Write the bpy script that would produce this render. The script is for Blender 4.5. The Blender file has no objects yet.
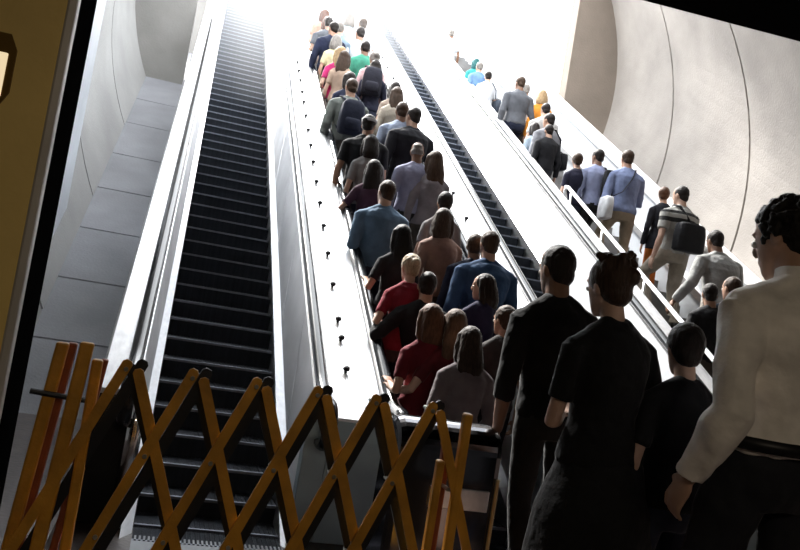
import bpy, math, random
from mathutils import Vector, Matrix, noise
random.seed(7)
SC = bpy.context.scene
COL = SC.collection
PI = math.pi
C30, S30 = math.cos(PI/6), 0.5

# ------------------------------------------------------------------ camera
def setup_camera():
    X = Vector((2835, -518, 0)); I = Vector((-141, 455, 0))
    f = math.sqrt(-(X.dot(I))); X.z = f; I.z = f          # image right, image up, forward
    X.normalize(); I.normalize()
    N = -(X.cross(I))
    if N.y < 0: N = -N
    Z = N*C30 + I*S30; Y = I*C30 - N*S30
    right = Vector((X.x, Y.x, Z.x)); up = Vector((X.y, Y.y, Z.y)); fwd = Vector((X.z, Y.z, Z.z))
    cd = bpy.data.cameras.new('camera'); co = bpy.data.objects.new('camera', cd); COL.objects.link(co)
    m = Matrix((right, up, -fwd)).transposed()
    co.matrix_world = m.to_4x4()
    cd.sensor_fit = 'HORIZONTAL'; cd.sensor_width = 36.0; cd.lens = 36.0*f/800.0
    cd.clip_start = 0.05; cd.clip_end = 300
    SC.camera = co
setup_camera()

# ------------------------------------------------------------------ materials
MATS = {}
def mat(name, col, rough=0.6, metal=0.0, var=0.0, vscale=3.0, bump=0.0, bscale=40.0, spec=0.5, stretch=(1,1,1), sheen=0.0):
    if name in MATS: return MATS[name]
    m = bpy.data.materials.new(name); m.use_nodes = True
    nt = m.node_tree; b = nt.nodes['Principled BSDF']
    b.inputs['Base Color'].default_value = (*col, 1); b.inputs['Roughness'].default_value = rough
    b.inputs['Metallic'].default_value = metal; b.inputs['Specular IOR Level'].default_value = spec
    if sheen: b.inputs['Sheen Weight'].default_value = sheen; b.inputs['Sheen Roughness'].default_value = .25
    if var or bump:
        tc = nt.nodes.new('ShaderNodeTexCoord'); mp = nt.nodes.new('ShaderNodeMapping')
        mp.inputs['Scale'].default_value = stretch
        nt.links.new(tc.outputs['Object'], mp.inputs['Vector'])
    if var:
        n = nt.nodes.new('ShaderNodeTexNoise'); n.inputs['Scale'].default_value = vscale; n.inputs['Detail'].default_value = 5
        nt.links.new(mp.outputs['Vector'], n.inputs['Vector'])
        r = nt.nodes.new('ShaderNodeValToRGB')
        r.color_ramp.elements[0].position = 0.3; r.color_ramp.elements[1].position = 0.7
        r.color_ramp.elements[0].color = (*[c*(1-var) for c in col], 1)
        r.color_ramp.elements[1].color = (*[min(1, c*(1+var)) for c in col], 1)
        nt.links.new(n.outputs['Fac'], r.inputs['Fac']); nt.links.new(r.outputs['Color'], b.inputs['Base Color'])
    if bump:
        n2 = nt.nodes.new('ShaderNodeTexNoise'); n2.inputs['Scale'].default_value = bscale; n2.inputs['Detail'].default_value = 3
        nt.links.new(mp.outputs['Vector'], n2.inputs['Vector'])
        bp = nt.nodes.new('ShaderNodeBump'); bp.inputs['Strength'].default_value = bump; bp.inputs['Distance'].default_value = 0.02
        nt.links.new(n2.outputs['Fac'], bp.inputs['Height']); nt.links.new(bp.outputs['Normal'], b.inputs['Normal'])
    MATS[name] = m
    return m
def cloth(c):   return mat('cloth_%d_%d_%d' % tuple(int(v*1000) for v in c), c, 0.85, 0, 0.18, 9, 0.35, 22, 0.25, sheen=0.16)
def hairm(c):   return mat('hair_%d_%d_%d' % tuple(int(v*1000) for v in c), c, 0.55, 0, 0.35, 30, 0.3, 60, 0.2, stretch=(3, 3, .5), sheen=.5)
def skinm(c):   return mat('skin_%d_%d_%d' % tuple(int(v*1000) for v in c), c, 0.55, 0, 0.06, 20, 0.05, 120, 0.4)

CONC   = mat('pale_concrete', (.345, .312, .282), .85, 0, .16, 1.1, .25, 30)
CONCL  = mat('white_grey_concrete', (.36, .357, .35), .85, 0, .12, 1.1, .25, 30)
CONCE  = mat('grey_end_concrete', (.25, .242, .228), .9, 0, .14, 1.3, .25, 30)
CONCD  = mat('brown_grey_concrete', (.23, .19, .155), .9, 0, .14, 1.3, .25, 30)
CONCS  = mat('blue_grey_concrete', (.26, .265, .285), .8, 0, .18, 1.2, .2, 35)
JOINT  = mat('joint_shadow_gap', (.10, .09, .085), .95)
STEEL  = mat('brushed_steel', (.80, .81, .83), .34, 1.0, .08, 2.5, .04, 14, stretch=(12, 1, 12))
STEELD = mat('satin_deck_steel', (.82, .82, .83), .42, 1.0, .10, 3, .05, 20, stretch=(8, 1, 8))
PANEL  = mat('balustrade_panel_steel', (.85, .86, .88), .5, .7, .10, 2.0, .04, 16)
CHROME = mat('polished_chrome', (.85, .85, .86), .12, 1.0, .03, 3)
RUBBER = mat('black_handrail_rubber', (.012, .013, .016), .22, 0, .1, 8)
STEPM  = mat('ribbed_step_metal', (.020, .024, .032), .75, 0, .25, 4, .5, 90, .2, (6, .4, .4))
NOSE   = mat('lit_step_nosing', (.15, .165, .20), .5, .6, .2, 12)  # lighter tone paints the light that the step edges catch from above
YELLOW = mat('yellow_gate_paint', (.62, .285, .028), .5, 0, .28, 7, .12, 60)
BLACKP = mat('black_gate_paint', (.008, .009, .014), .4, 0, .2, 9)
BOLT   = mat('zinc_bolt', (.6, .58, .5), .3, 1.0, .1, 10)
RUSTY  = mat('rust_red_gate_paint', (.24, .055, .02), .6, 0, .3, 9)
PYL    = mat('mustard_pylon_panel', (.92, .66, .22), .55, 0, .10, 3, .06, 30)
PYLF   = mat('grey_pylon_frame', (.62, .58, .54), .5, .2, .1, 5)
DARKW  = mat('dark_station_wall', (.035, .032, .030), .85, 0, .2, 1.0, .2, 20)
TILE   = mat('dark_red_floor_tile', (.055, .038, .032), .55, 0, .25, 5, .15, 25)
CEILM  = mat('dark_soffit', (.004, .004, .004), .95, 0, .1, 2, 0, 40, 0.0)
DARKM  = mat('dark_metal', (.02, .02, .022), .45, .6, .1, 6)
EYEW   = mat('eye_white', (.75, .72, .68), .25, 0, .02, 50)

# ------------------------------------------------------------------ mesh builder
class MB:
    def __init__(s): s.v = []; s.f = []; s.mi = []; s.k = 0
    def add(s, vs, fs):
        o = len(s.v); s.v += [tuple(p) for p in vs]
        for q in fs: s.f.append([i+o for i in q]); s.mi.append(s.k)
        return s
    def box(s, x0, x1, y0, y1, z0, z1):
        vs = [(x, y, z) for z in (z0, z1) for y in (y0, y1) for x in (x0, x1)]
        return s.add(vs, [[0,2,3,1],[4,5,7,6],[0,1,5,4],[2,6,7,3],[0,4,6,2],[1,3,7,5]])
    def prism_x(s, poly, x0, x1):           # polygon in (y,z), extruded along x
        n = len(poly)
        vs = [(x0, y, z) for y, z in poly] + [(x1, y, z) for y, z in poly]
        fs = [list(range(n))[::-1], [n+i for i in range(n)]] + [[i, (i+1) % n, n+(i+1) % n, n+i] for i in range(n)]
        return s.add(vs, fs)
    def rings(s, rs, cap=True, closed=True):
        n = len(rs[0]); o = len(s.v)
        for r in rs: s.v += [tuple(p) for p in r]
        m = n if closed else n-1
        for a in range(len(rs)-1):
            for i in range(m):
                j = (i+1) % n
                s.f.append([o+a*n+i, o+a*n+j, o+(a+1)*n+j, o+(a+1)*n+i]); s.mi.append(s.k)
        if cap and closed:
            s.f.append([o+i for i in range(n)][::-1]); s.mi.append(s.k)
            s.f.append([o+(len(rs)-1)*n+i for i in range(n)]); s.mi.append(s.k)
        return s
    def tube(s, pts, rad, seg=12, cap=True):
        pts = [Vector(p) for p in pts]; n = len(pts)
        if not isinstance(rad, (list, tuple)): rad = [rad]*n
        rs = []; ref = None
        for i, p in enumerate(pts):
            t = (pts[min(i+1, n-1)] - pts[max(i-1, 0)]).normalized()
            if ref is None:
                ref = Vector((1, 0, 0)) if abs(t.x) < .8 else Vector((0, 1, 0))
            u = (ref - t*ref.dot(t)).normalized(); w = t.cross(u); ref = u
            r = rad[i]; ru, rw = (r, r) if not isinstance(r, (list, tuple)) else r
            rs.append([p + u*math.cos(2*PI*k/seg)*ru + w*math.sin(2*PI*k/seg)*rw for k in range(seg)])
        return s.rings(rs, cap)
    def limb(s, pts, rad, seg=12):          # tube with rounded ends
        pts = [Vector(p) for p in pts]
        d0 = (pts[0]-pts[1]).normalized(); d1 = (pts[-1]-pts[-2]).normalized()
        r0, r1 = rad[0], rad[-1]
        P = [pts[0]+d0*r0*.8, pts[0]+d0*r0*.45] + pts + [pts[-1]+d1*r1*.45, pts[-1]+d1*r1*.8]
        R = [r0*.35, r0*.8] + list(rad) + [r1*.8, r1*.35]
        return s.tube(P, R, seg)
    def ell(s, c, r, seg=14, rg=9, M=None):
        rs = []
        for a in range(1, rg):
            th = PI*a/rg
            rs.append([Vector((r[0]*math.sin(th)*math.cos(2*PI*k/seg), r[1]*math.sin(th)*math.sin(2*PI*k/seg), -r[2]*math.cos(th))) for k in range(seg)])
        c = Vector(c)
        rs = [[c + (M @ p if M else p) for p in q] for q in rs]
        return s.rings(rs)
    def hring(s, data, seg=20):             # data: (z, rx, ry, cx, cy) horizontal elliptical rings
        return s.rings([[(cx+rx*math.cos(2*PI*k/seg), cy+ry*math.sin(2*PI*k/seg), z) for k in range(seg)] for z, rx, ry, cx, cy in data])
    def mesh(s, name):
        me = bpy.data.meshes.new(name); me.from_pydata(s.v, [], s.f); me.update()
        return me
    def build(s, name, mats, parent=None, smooth=False, bevel=0.0):
        me = s.mesh(name)
        if not isinstance(mats, (list, tuple)): mats = [mats]
        for m in mats: me.materials.append(m)
        me.polygons.foreach_set('material_index', s.mi)
        if smooth: me.polygons.foreach_set('use_smooth', [True]*len(me.polygons))
        fix_normals(me)
        o = bpy.data.objects.new(name, me); COL.objects.link(o)
        if parent: o.parent = parent
        if bevel:
            b = o.modifiers.new('bevel', 'BEVEL'); b.width = bevel; b.segments = 2; b.limit_method = 'ANGLE'
        return o
import bmesh
def fix_normals(me):
    bm = bmesh.new(); bm.from_mesh(me); bmesh.ops.recalc_face_normals(bm, faces=bm.faces); bm.to_mesh(me); bm.free()

def tag(o, label, cat, group=None, kind=None):
    o['label'] = label; o['category'] = cat
    if group: o['group'] = group
    if kind: o['kind'] = kind
    return o
def struct(o, label, cat):
    return tag(o, label, cat, None, 'structure')
def empty(name, loc=(0, 0, 0), rz=0.0):
    o = bpy.data.objects.new(name, None); COL.objects.link(o); o.location = loc; o.rotation_euler = (0, 0, rz)
    o.empty_display_size = .2
    return o

# ------------------------------------------------------------------ incline geometry
FLOOR = -1.32                   # camera stands 1.32 m above the mezzanine floor
LAND = -1.56                    # escalator landing, one step lower
DN = 3.96                       # step noses lie this far (square to the slope) below the camera
PITCH, RISE = .2655, .2655*math.tan(PI/6)
YTOP = 24.0
def zi(y, h=0.0): return (-(DN-h) + S30*y)/C30        # height of the line h above the noses
YB = (FLOOR*C30 + DN)/S30                              # where the slope meets the floor
YFRONT = 5.20                   # the balustrades stop here
def path(h, y_end=YFRONT, y_top=YTOP, n=8):
    """(y,z) line parallel to the noses, from the top down to the square-cut front"""
    return [(y_top, zi(y_top, h)), (14.0, zi(14.0, h)), (9.0, zi(9.0, h)), (6.5, zi(6.5, h)), (y_end, zi(y_end, h))]
def sweep(mb, prof, y_end=YFRONT, y_top=YTOP):
    """closed profile [(x,h)...] swept down the slope"""
    ps = [path(h, y_end, y_top) for x, h in prof]
    rs = [[(prof[i][0], ps[i][k][0], ps[i][k][1]) for i in range(len(prof))] for k in range(len(ps[0]))]
    return mb.rings(rs)

# ------------------------------------------------------------------ the setting
TX, TRX, TRZ = 3.467, 5.156, 4.937                        # tunnel vault: centre and half axes
def tz(y): return 4.388 + math.tan(PI/6)*(y - 13.493)      # height of the vault axis
def vault_section(a0, a1, name, joints, y0, y1, m, n=40):
    mb = MB(); ys = [(y0, 0)]
    for j in sorted(joints):
        ys += [(j-.022, 0), (j-.016, 1), (j+.016, 1), (j+.022, 0)]
    ys.append((y1, 0)); rs = []
    for y, g in ys:
        k = 1 + .012*g
        rs.append([(TX + TRX*k*math.cos(a0+(a1-a0)*i/n), y, tz(y) + TRZ*k*math.sin(a0+(a1-a0)*i/n)) for i in range(n+1)])
    N_ = n+1
    for r in rs: mb.v += r
    for a in range(len(rs)-1):
        mb.k = 1 if (ys[a][1] and ys[a+1][1]) else 0
        for i in range(n):
            mb.f.append([a*N_+i, a*N_+i+1, (a+1)*N_+i+1, (a+1)*N_+i]); mb.mi.append(mb.k)
    o = mb.build(name, [m, JOINT], smooth=False)
    sm = o.modifiers.new('thick', 'SOLIDIFY'); sm.thickness = .12; sm.offset = 1
    return o
JT = [6.165, 8.6, 11.036, 13.471]
YE = 15.907
struct(vault_section(-1.15, .95, 'wall_right', JT, 4.0, YE, CONC), 'pale curved concrete tunnel wall with vertical joints beside the right-hand stair', 'wall')
struct(vault_section(PI-.62, PI+1.15, 'wall_left', JT, 4.0, YE, CONCL), 'pale curved concrete tunnel wall beside the sloping concrete bank', 'wall')
struct(vault_section(.95, PI-.62, 'ceiling', [], 4.0, 8.5, CONC), 'concrete vault over the foot of the escalators', 'ceiling')

# end walls standing at the mouth of the tunnel, either side of the daylight opening
def end_wall(name, xa, xb, label, m):
    mb = MB(); pts = []
    n = 24
    lo, hi = min(xa, xb), max(xa, xb)
    edge = [lo + (hi-lo)*i/n for i in range(n+1)]
    def zc(x):
        q = max(0, 1 - ((x-TX)/(TRX*1.01))**2); return TRZ*math.sqrt(q)
    poly = [(x, tz(YE)+zc(x)) for x in edge] + [(x, max(tz(YE)-zc(x), zi(YE)-1.5)) for x in reversed(edge)]
    m_ = len(poly)
    mb.add([(x, YE, z) for x, z in poly] + [(x, YE+.35, z) for x, z in poly],
           [list(range(m_)), [m_+i for i in range(m_)][::-1]] + [[i, (i+1) % m_, m_+(i+1) % m_, m_+i] for i in range(m_)])
    struct(mb.build(name, m), label, 'wall')
end_wall('wall_end_right', 7.44, TX+TRX+.02, 'brown-grey flat concrete end wall at the tunnel mouth above the right-hand stair', CONCD)
end_wall('wall_end_left', TX-TRX-.02, -.52, 'grey flat concrete end wall at the top of the sloping bank', CONCE)
mb = MB(); mb.box(-.70, -.15, 18.0, 18.35, zi(18.0)-1.8, 6.62)
struct(mb.build('trim_1', CONCE, bevel=.01), 'short concrete pier just beyond the left end wall', 'pier')

# sloping concrete bank left of the escalators, with shallow cross joints
NB = -.81
mb = MB()
js = [7.0, 8.2, 9.2, 10.25, 11.3, 12.4, 13.6, 14.7]
prev = 5.0
for j in js + [YTOP]:
    y0, y1 = prev, j-.012
    mb.prism_x([(y0, zi(y0, NB)), (y1, zi(y1, NB)), (y1, zi(y1, NB)-.3), (y0, zi(y0, NB)-.3)], -2.3, -.30); mb.k = 0
    prev = j+.012 if j != YTOP else j
mb.k = 1
mb.prism_x([(5.0, zi(5.0, NB)-.02), (YTOP, zi(YTOP, NB)-.02), (YTOP, zi(YTOP, NB)-.35), (5.0, zi(5.0, NB)-.35)], -2.3, -.30)
struct(mb.build('trim_2', [CONCS, JOINT]), 'sloping blue-grey concrete bank between left tunnel wall and empty escalator', 'slope')
# unseen earth under the run, added to stop sky light leaking from below
mb = MB()
mb.prism_x([(4.6, zi(4.6, -1.6)), (YTOP, zi(YTOP, -1.6)), (YTOP, zi(YTOP, -1.6)-.4), (4.6, zi(4.6, -1.6)-.4)], -3.0, 9.5)
struct(mb.build('trim_3', DARKW), 'unseen dark bed added beneath the escalators to block light from below', 'slope')
# vertical jamb by the mezzanine; its skylight is put into the pale blue colour
mb = MB(); mb.box(-1.70, -1.34, 8.80, 10.0, -1.6, 5.8)
struct(mb.build('trim_4', mat('skylit_jamb_tone', (.74, .78, .84), .35, 0, .06, 2, .1, 20), bevel=.01), 'vertical jamb left of the sloping bank, coloured pale blue-grey for skylight', 'jamb')
# mezzanine
mb = MB(); mb.box(-5, 9.2, -5, 3.95, LAND-.25, FLOOR-.004); mb.box(4.74, 9.2, 3.95, 7.2, LAND-.25, FLOOR-.004); mb.box(-5, -.36, 3.95, 8.95, LAND-.25, FLOOR-.004); mb.box(-.36, 4.74, 3.95, 5.2, LAND-.25, LAND-.004)
struct(mb.build('floor', TILE), 'dark tiled mezzanine floor', 'floor')
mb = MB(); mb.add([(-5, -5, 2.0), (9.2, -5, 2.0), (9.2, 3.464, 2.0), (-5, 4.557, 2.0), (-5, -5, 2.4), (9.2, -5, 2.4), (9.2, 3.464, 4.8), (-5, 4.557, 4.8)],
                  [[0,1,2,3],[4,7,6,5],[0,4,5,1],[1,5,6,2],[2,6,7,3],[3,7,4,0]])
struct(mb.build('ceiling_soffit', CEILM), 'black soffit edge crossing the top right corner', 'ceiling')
mb = MB(); mb.box(-5, 9.2, -5.3, -5, FLOOR-.2, 2.4)
struct(mb.build('wall_back', DARKW), 'dark wall behind the mezzanine', 'wall')
mb = MB(); mb.box(-5.3, -5, -5.3, 8.95, FLOOR-.2, 4.2); 
struct(mb.build('wall_mezzanine_left', DARKW), 'dark wall left of the mezzanine', 'wall')
mb = MB(); mb.box(9.2, 9.5, -5.3, 4.6, FLOOR-.2, 4.2)
struct(mb.build('wall_mezzanine_right', DARKW), 'dark wall right of the mezzanine', 'wall')
mb = MB(); mb.box(-5, -1.335, 8.55, 8.79, LAND-.2, 6.6); 
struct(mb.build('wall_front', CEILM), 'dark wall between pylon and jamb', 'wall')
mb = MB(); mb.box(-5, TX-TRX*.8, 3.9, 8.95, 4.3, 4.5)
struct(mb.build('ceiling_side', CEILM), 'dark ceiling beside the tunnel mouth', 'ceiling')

# ------------------------------------------------------------------ escalators
def step_mesh():
    mb = MB(); w = .448
    mb.prism_x([(0, 0), (PITCH+.01, 0), (PITCH+.01, -.05), (.07, -.05), (.03, -RISE-.02), (.012, -RISE-.02), (.008, -.08)], -w, w)
    mb.k = 1
    mb.prism_x([(-.006, .003), (.018, .003), (.018, -.012), (-.006, -.016)], -w, w)
    mb.k = 0
    for i in range(30):
        x = -w + .02 + i*(2*w-.04)/29
        mb.box(x-.004, x+.004, .018, PITCH, -.002, .006)
    me = mb.mesh('step'); me.materials.append(STEPM); me.materials.append(NOSE)
    me.polygons.foreach_set('material_index', mb.mi); fix_normals(me)
    return me
STEP_ME = step_mesh()
def step_z(y):
    a, b = zi(y), LAND; k = .05
    return (a+b)/2 + math.sqrt(((a-b)/2)**2 + k*k*.25)
NSTEP = 70
Y0S = 4.92
HR = .738                      # handrail height square to the slope
FRONTM = mat('teal_grey_front_metal', (.30, .37, .40), .45, .6, .08, 4)
def handrail(mb, xc, hw):
    prof = [(-1, -.012), (-1, .012), (-.75, .032), (-.3, .042), (.3, .042), (.75, .032), (1, .012), (1, -.012), (.6, -.022), (-.6, -.022)]
    pts = [(y, zi(y, HR)) for y in (YTOP, 14, 9, 6.5, 5.75, 5.55)]
    x0 = Vector((5.55, zi(5.55, HR))); x1 = Vector((5.36, zi(5.36, HR))); x2 = Vector((5.10, x1.y-.02))
    for k in range(1, 7):
        u = k/6; q = x0*(1-u)**2 + x1*2*u*(1-u) + x2*u*u; pts.append((q.x, q.y))
    R = .13
    for k in range(1, 11):
        a = PI/2 + PI*k/10
        pts.append((x2.x + R*math.cos(a), x2.y - R + R*math.sin(a)))
    pts.append((5.35, x2.y-2*R))
    rs = []
    for i, (y, z) in enumerate(pts):
        a = pts[max(i-1, 0)]; b = pts[min(i+1, len(pts)-1)]
        ty, tz_ = b[0]-a[0], b[1]-a[1]; L = math.hypot(ty, tz_); ny, nz = tz_/L, -ty/L
        rs.append([(xc+u*hw, y+ny*v, z+nz*v) for u, v in prof])
    return mb.rings(rs)
def escalator(xl, label, outer_left=False, outer_right=False, seams=False, width=.90):
    xr = xl + width; xc = xl + width/2
    t = empty('escalator', (xc, 4.3, LAND)); tag(t, label, 'escalator', 'escalators side by side')
    inv = Matrix.Translation((-xc, -4.3, -LAND))
    def part(mb, name, m, **k):
        o = mb.build(name, m, t, **k); o.matrix_parent_inverse = inv; return o
    for k in range(NSTEP):
        y = Y0S + k*PITCH
        o = bpy.data.objects.new('step', STEP_ME); COL.objects.link(o); o.parent = t; o.matrix_parent_inverse = inv
        o.location = (xc, y, step_z(y)); o.scale = (width/.90, 1, 1)
    for sd in (-1, 1):
        xe = xl if sd < 0 else xr
        q = lambda u: xe + sd*u
        part(sweep(MB(), [(q(.004), -.40), (q(.004), .07), (q(.07), .13), (q(.07), -.40)], 4.7), 'skirt', STEEL)
        part(sweep(MB(), [(q(.062), .12), (q(.118), .70), (q(.14), .70), (q(.14), .12)]), 'balustrade_panel', PANEL)
        if seams and sd > 0:
            for yj in (6.05, 7.35, 8.7, 10.1, 11.5, 12.9):
                sm = MB(); sm.tube([(q(.0630), yj-.10, zi(yj-.10, .14)), (q(.1165), yj+.34, zi(yj+.34, .69))], .0035, 6)
                part(sm, 'panel_seam', STEEL)
        part(sweep(MB(), [(q(.118), .69), (q(.118), .712), (q(.225), .712), (q(.225), .69)]), 'rail_track', STEELD)
        part(handrail(MB(), q(.17), .045), 'handrail', RUBBER, smooth=True)
        out = (sd < 0 and outer_left) or (sd > 0 and outer_right)
        if out:
            part(sweep(MB(), [(q(.225), .70), (q(.225), .725), (q(.345), .72), (q(.36), .70), (q(.36), -1.1), (q(.225), -1.1)]), 'outer_deck', STEELD)
        fb = MB(); x1, x2 = sorted((q(.065), q(.36 if out else .225)))
        fb.prism_x([(YFRONT+.10, zi(YFRONT+.10, .69)), (YFRONT-.005, zi(YFRONT, .69)), (YFRONT-.02, zi(YFRONT, .60)), (YFRONT-.02, LAND), (YFRONT+.10, LAND)], x1, x2)
        part(fb, 'front_panel', DARKM if outer_left and sd < 0 else FRONTM, bevel=.006)
    if outer_left:
        cp = MB(); cp.tube([(xl-.10, YFRONT-.05, LAND), (xl-.10, YFRONT-.05, -.92), (xl-.10, YFRONT-.02, -.84), (xl-.10, YFRONT+.04, -.80)], .05, 16)
        part(cp, 'corner_post', CHROME, smooth=True)
    mb = MB(); mb.box(xl, xr, 4.30, Y0S+.01, LAND-.03, LAND+.006)
    for i in range(34):
        x = xl + .02 + i*(width-.04)/33; mb.box(x-.006, x+.006, Y0S-.01, Y0S+.07, LAND+.006, LAND+.012)
    part(mb, 'comb_plate', mat('dull_comb_metal', (.16, .17, .18), .5, .6, .1, 8))
    return t
E1L, E2L, E3L = .02, 1.75, 3.48
escalator(E1L, 'empty stopped escalator with dark steps, closed off behind the yellow folding gate', outer_left=True, seams=True)
escalator(E2L, 'middle escalator packed with riders climbing towards the daylight')
escalator(E3L, 'right-hand escalator with a bare strip of dark steps beyond the packed middle one', outer_right=True, width=.96)

def centre_deck(xa, xb, xk, label, ys):
    t = empty('escalator_deck', ((xa+xb)/2, YFRONT, LAND)); tag(t, label, 'deck', 'steel decks between escalators')
    inv = Matrix.Translation((-(xa+xb)/2, -YFRONT, -LAND))
    def part(mb, name, m, **k):
        o = mb.build(name, m, t, **k); o.matrix_parent_inverse = inv; return o
    part(sweep(MB(), [(xa, .60), (xa, .715), (xa+.012, .722), (xb-.012, .722), (xb, .715), (xb, .60)]), 'deck_plate', STEELD)
    part(sweep(MB(), [(xb-.14, .722), (xb-.135, .738), (xb-.02, .738), (xb-.015, .722)]), 'edge_trim', STEEL)
    fb = MB()
    fb.prism_x([(YFRONT+.10, zi(YFRONT+.10, .70)), (YFRONT-.006, zi(YFRONT, .70)), (YFRONT-.022, zi(YFRONT, .60)), (YFRONT-.022, LAND), (YFRONT+.10, LAND)], xa, xb)
    part(fb, 'front_panel', FRONTM, bevel=.006)
    for i, y in enumerate(ys):                            # studs that stop people sliding down the deck
        p = Vector((xk, y, zi(y, .722))); nrm = Vector((0, -S30, C30))
        kb = MB()
        kb.tube([p, p+nrm*.018], [.012, .012], 10)
        kb.tube([p+nrm*.016, p+nrm*.026, p+nrm*.042, p+nrm*.05], [.016, .026, .024, .010], 12)
        part(kb, 'stud', DARKM, smooth=False)
    gr = MB(); a, b = ys[0], ys[-1]
    for dx in (-.010, .010):
        gr.tube([(xk+dx, a-.4, zi(a-.4, .7215)), (xk+dx, b, zi(b, .7215))], .0022, 4)
    part(gr, 'seam', DARKM)
    return t
def ks(y0, n, d): return [y0 + i*d for i in range(n)]
centre_deck(E1L+.90+.225, E2L-.225, 1.285, 'bright steel deck with a row of dark studs between the empty escalator and the crowd', [5.66, 6.01, 6.24, 6.72, 7.21, 7.71, 8.18, 8.67, 9.18, 9.66, 10.14, 10.64, 11.16, 11.58, 12.11, 12.57, 13.02])
centre_deck(E2L+.90+.225, E3L-.225, 3.02, 'bright steel deck with dark studs between the crowd and the right-hand escalator', ks(6.05, 22, .62))

# round-topped steel console standing before the middle escalator
cs = empty('entry_console', (1.385, 3.72, FLOOR)); tag(cs, 'round-topped dark chrome console behind the right end of the folding gate', 'console')
invc = Matrix.Translation((-1.385, -3.72, -FLOOR))
pr = [(3.88, FLOOR)] + [(3.72+.16*math.cos(PI*k/16), -.60+.13*math.sin(PI*k/16)) for k in range(17)] + [(3.56, FLOOR)]
mb = MB(); mb.prism_x(pr, 1.12, 1.65); o = mb.build('console_body', mat('dark_chrome', (.14, .14, .15), .14, 1.0, .05, 4), cs, bevel=.035); o.matrix_parent_inverse = invc
mb = MB(); mb.box(1.30, 1.60, 3.545, 3.562, -.86, -.76); o = mb.build('front_plate', STEEL, cs, bevel=.004); o.matrix_parent_inverse = invc
mb = MB(); mb.box(1.627, 1.643, 3.548, 3.562, -1.25, -.70); o = mb.build('corner_trim', mat('brass_trim', (.75, .60, .32), .3, 1.0, .1, 8), cs, bevel=.003); o.matrix_parent_inverse = invc

# ------------------------------------------------------------------ right-hand stair
SN = -.25                                                # stair noses lie lower than the escalator noses
t = empty('stair', (5.9, 4.6, FLOOR)); tag(t, 'concrete stair rising between steel stringer and pale parapet along the curved wall', 'stairs')
inv = Matrix.Translation((-5.9, -4.6, -FLOOR))
SP, SR = .30, .30*math.tan(PI/6)
YS0 = (FLOOR*C30 + DN - SN)/S30
NST = 50
def stair_z(k): return FLOOR + (k+1)*SR
STM = mat('stair_concrete', (.17, .165, .16), .85, 0, .2, 4, .2, 30)
for k in range(NST):
    y = YS0 + k*SP; z = stair_z(k)
    mb = MB(); mb.prism_x([(y, z), (y+SP+.02, z), (y+SP+.02, z-SR-.10), (y, z-SR-.02)], 5.0, 6.60)
    o = mb.build('step', STM, t); o.matrix_parent_inverse = inv
mb = MB()
PB = lambda h: [(y, zi(y, h)) for y in (5.35, 23.0)]
def slab(mb, xa, xb, h0, h1, ya, yb):
    return mb.prism_x([(ya, zi(ya, h0)), (yb, zi(yb, h0)), (yb, zi(yb, h1)), (ya, zi(ya, h1))], xa, xb)
o = slab(MB(), 4.76, 4.90, -.9, .70, 5.1, 23).build('stringer', STEELD, t); o.matrix_parent_inverse = inv
mb = MB(); y1, y0 = 10.02, 5.2; hr = .80
pts = [(4.96, y0, zi(y0, hr)-.25), (4.96, y0-.06, zi(y0, hr)-.12), (4.96, y0, zi(y0, hr))] + [(4.96, y0+(y1-y0)*i/6, zi(y0+(y1-y0)*i/6, hr)) for i in range(1, 7)]
pts += [(4.96, y1+.07, zi(y1+.05, hr)-.01), (4.96, y1+.09, zi(y1+.05, hr)-.08), (4.96, y1+.03, zi(y1+.0, hr)-.16)]
mb.tube(pts, .025, 12)
rail = empty('stair_handrail', (4.96, 5.2, zi(5.2))); tag(rail, 'pale tubular handrail on posts along the left side of the stair', 'handrail')
invr = Matrix.Translation((-4.96, -5.2, -zi(5.2)))
o = mb.build('rail_tube', mat('pale_rail_metal', (.85, .86, .88), .35, .6, .05, 5), rail, smooth=True); o.matrix_parent_inverse = invr
for y in (5.6, 6.7, 7.8, 8.9, 9.9):
    pb = MB(); pb.tube([(4.96, y, zi(y, hr)), (4.96, y, zi(y, .3)), (4.86, y, zi(y, .2))], .016, 8)
    o = pb.build('post', STEELD, rail, smooth=True); o.matrix_parent_inverse = invr
pw = empty('parapet', (6.75, 5.2, zi(5.2))); tag(pw, 'pale sloping parapet on the right of the stair against the curved wall', 'parapet')
invp = Matrix.Translation((-6.75, -5.2, -zi(5.2)))
PARM = mat('pale_parapet_panel', (.62, .65, .69), .45, .3, .08, 2, .1, 20)
o = slab(MB(), 6.64, 6.95, -1.0, .73, 5.1, 23).build('wall_panel', PARM, pw); o.matrix_parent_inverse = invp
o = slab(MB(), 6.60, 6.98, .73, .785, 5.05, 23).build('coping', mat('white_coping', (.82, .82, .82), .4, .2, .04, 3), pw); o.matrix_parent_inverse = invp
o = slab(MB(), 6.585, 6.64, .16, .25, 5.1, 23).build('lower_rail', STEELD, pw); o.matrix_parent_inverse = invp

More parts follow.
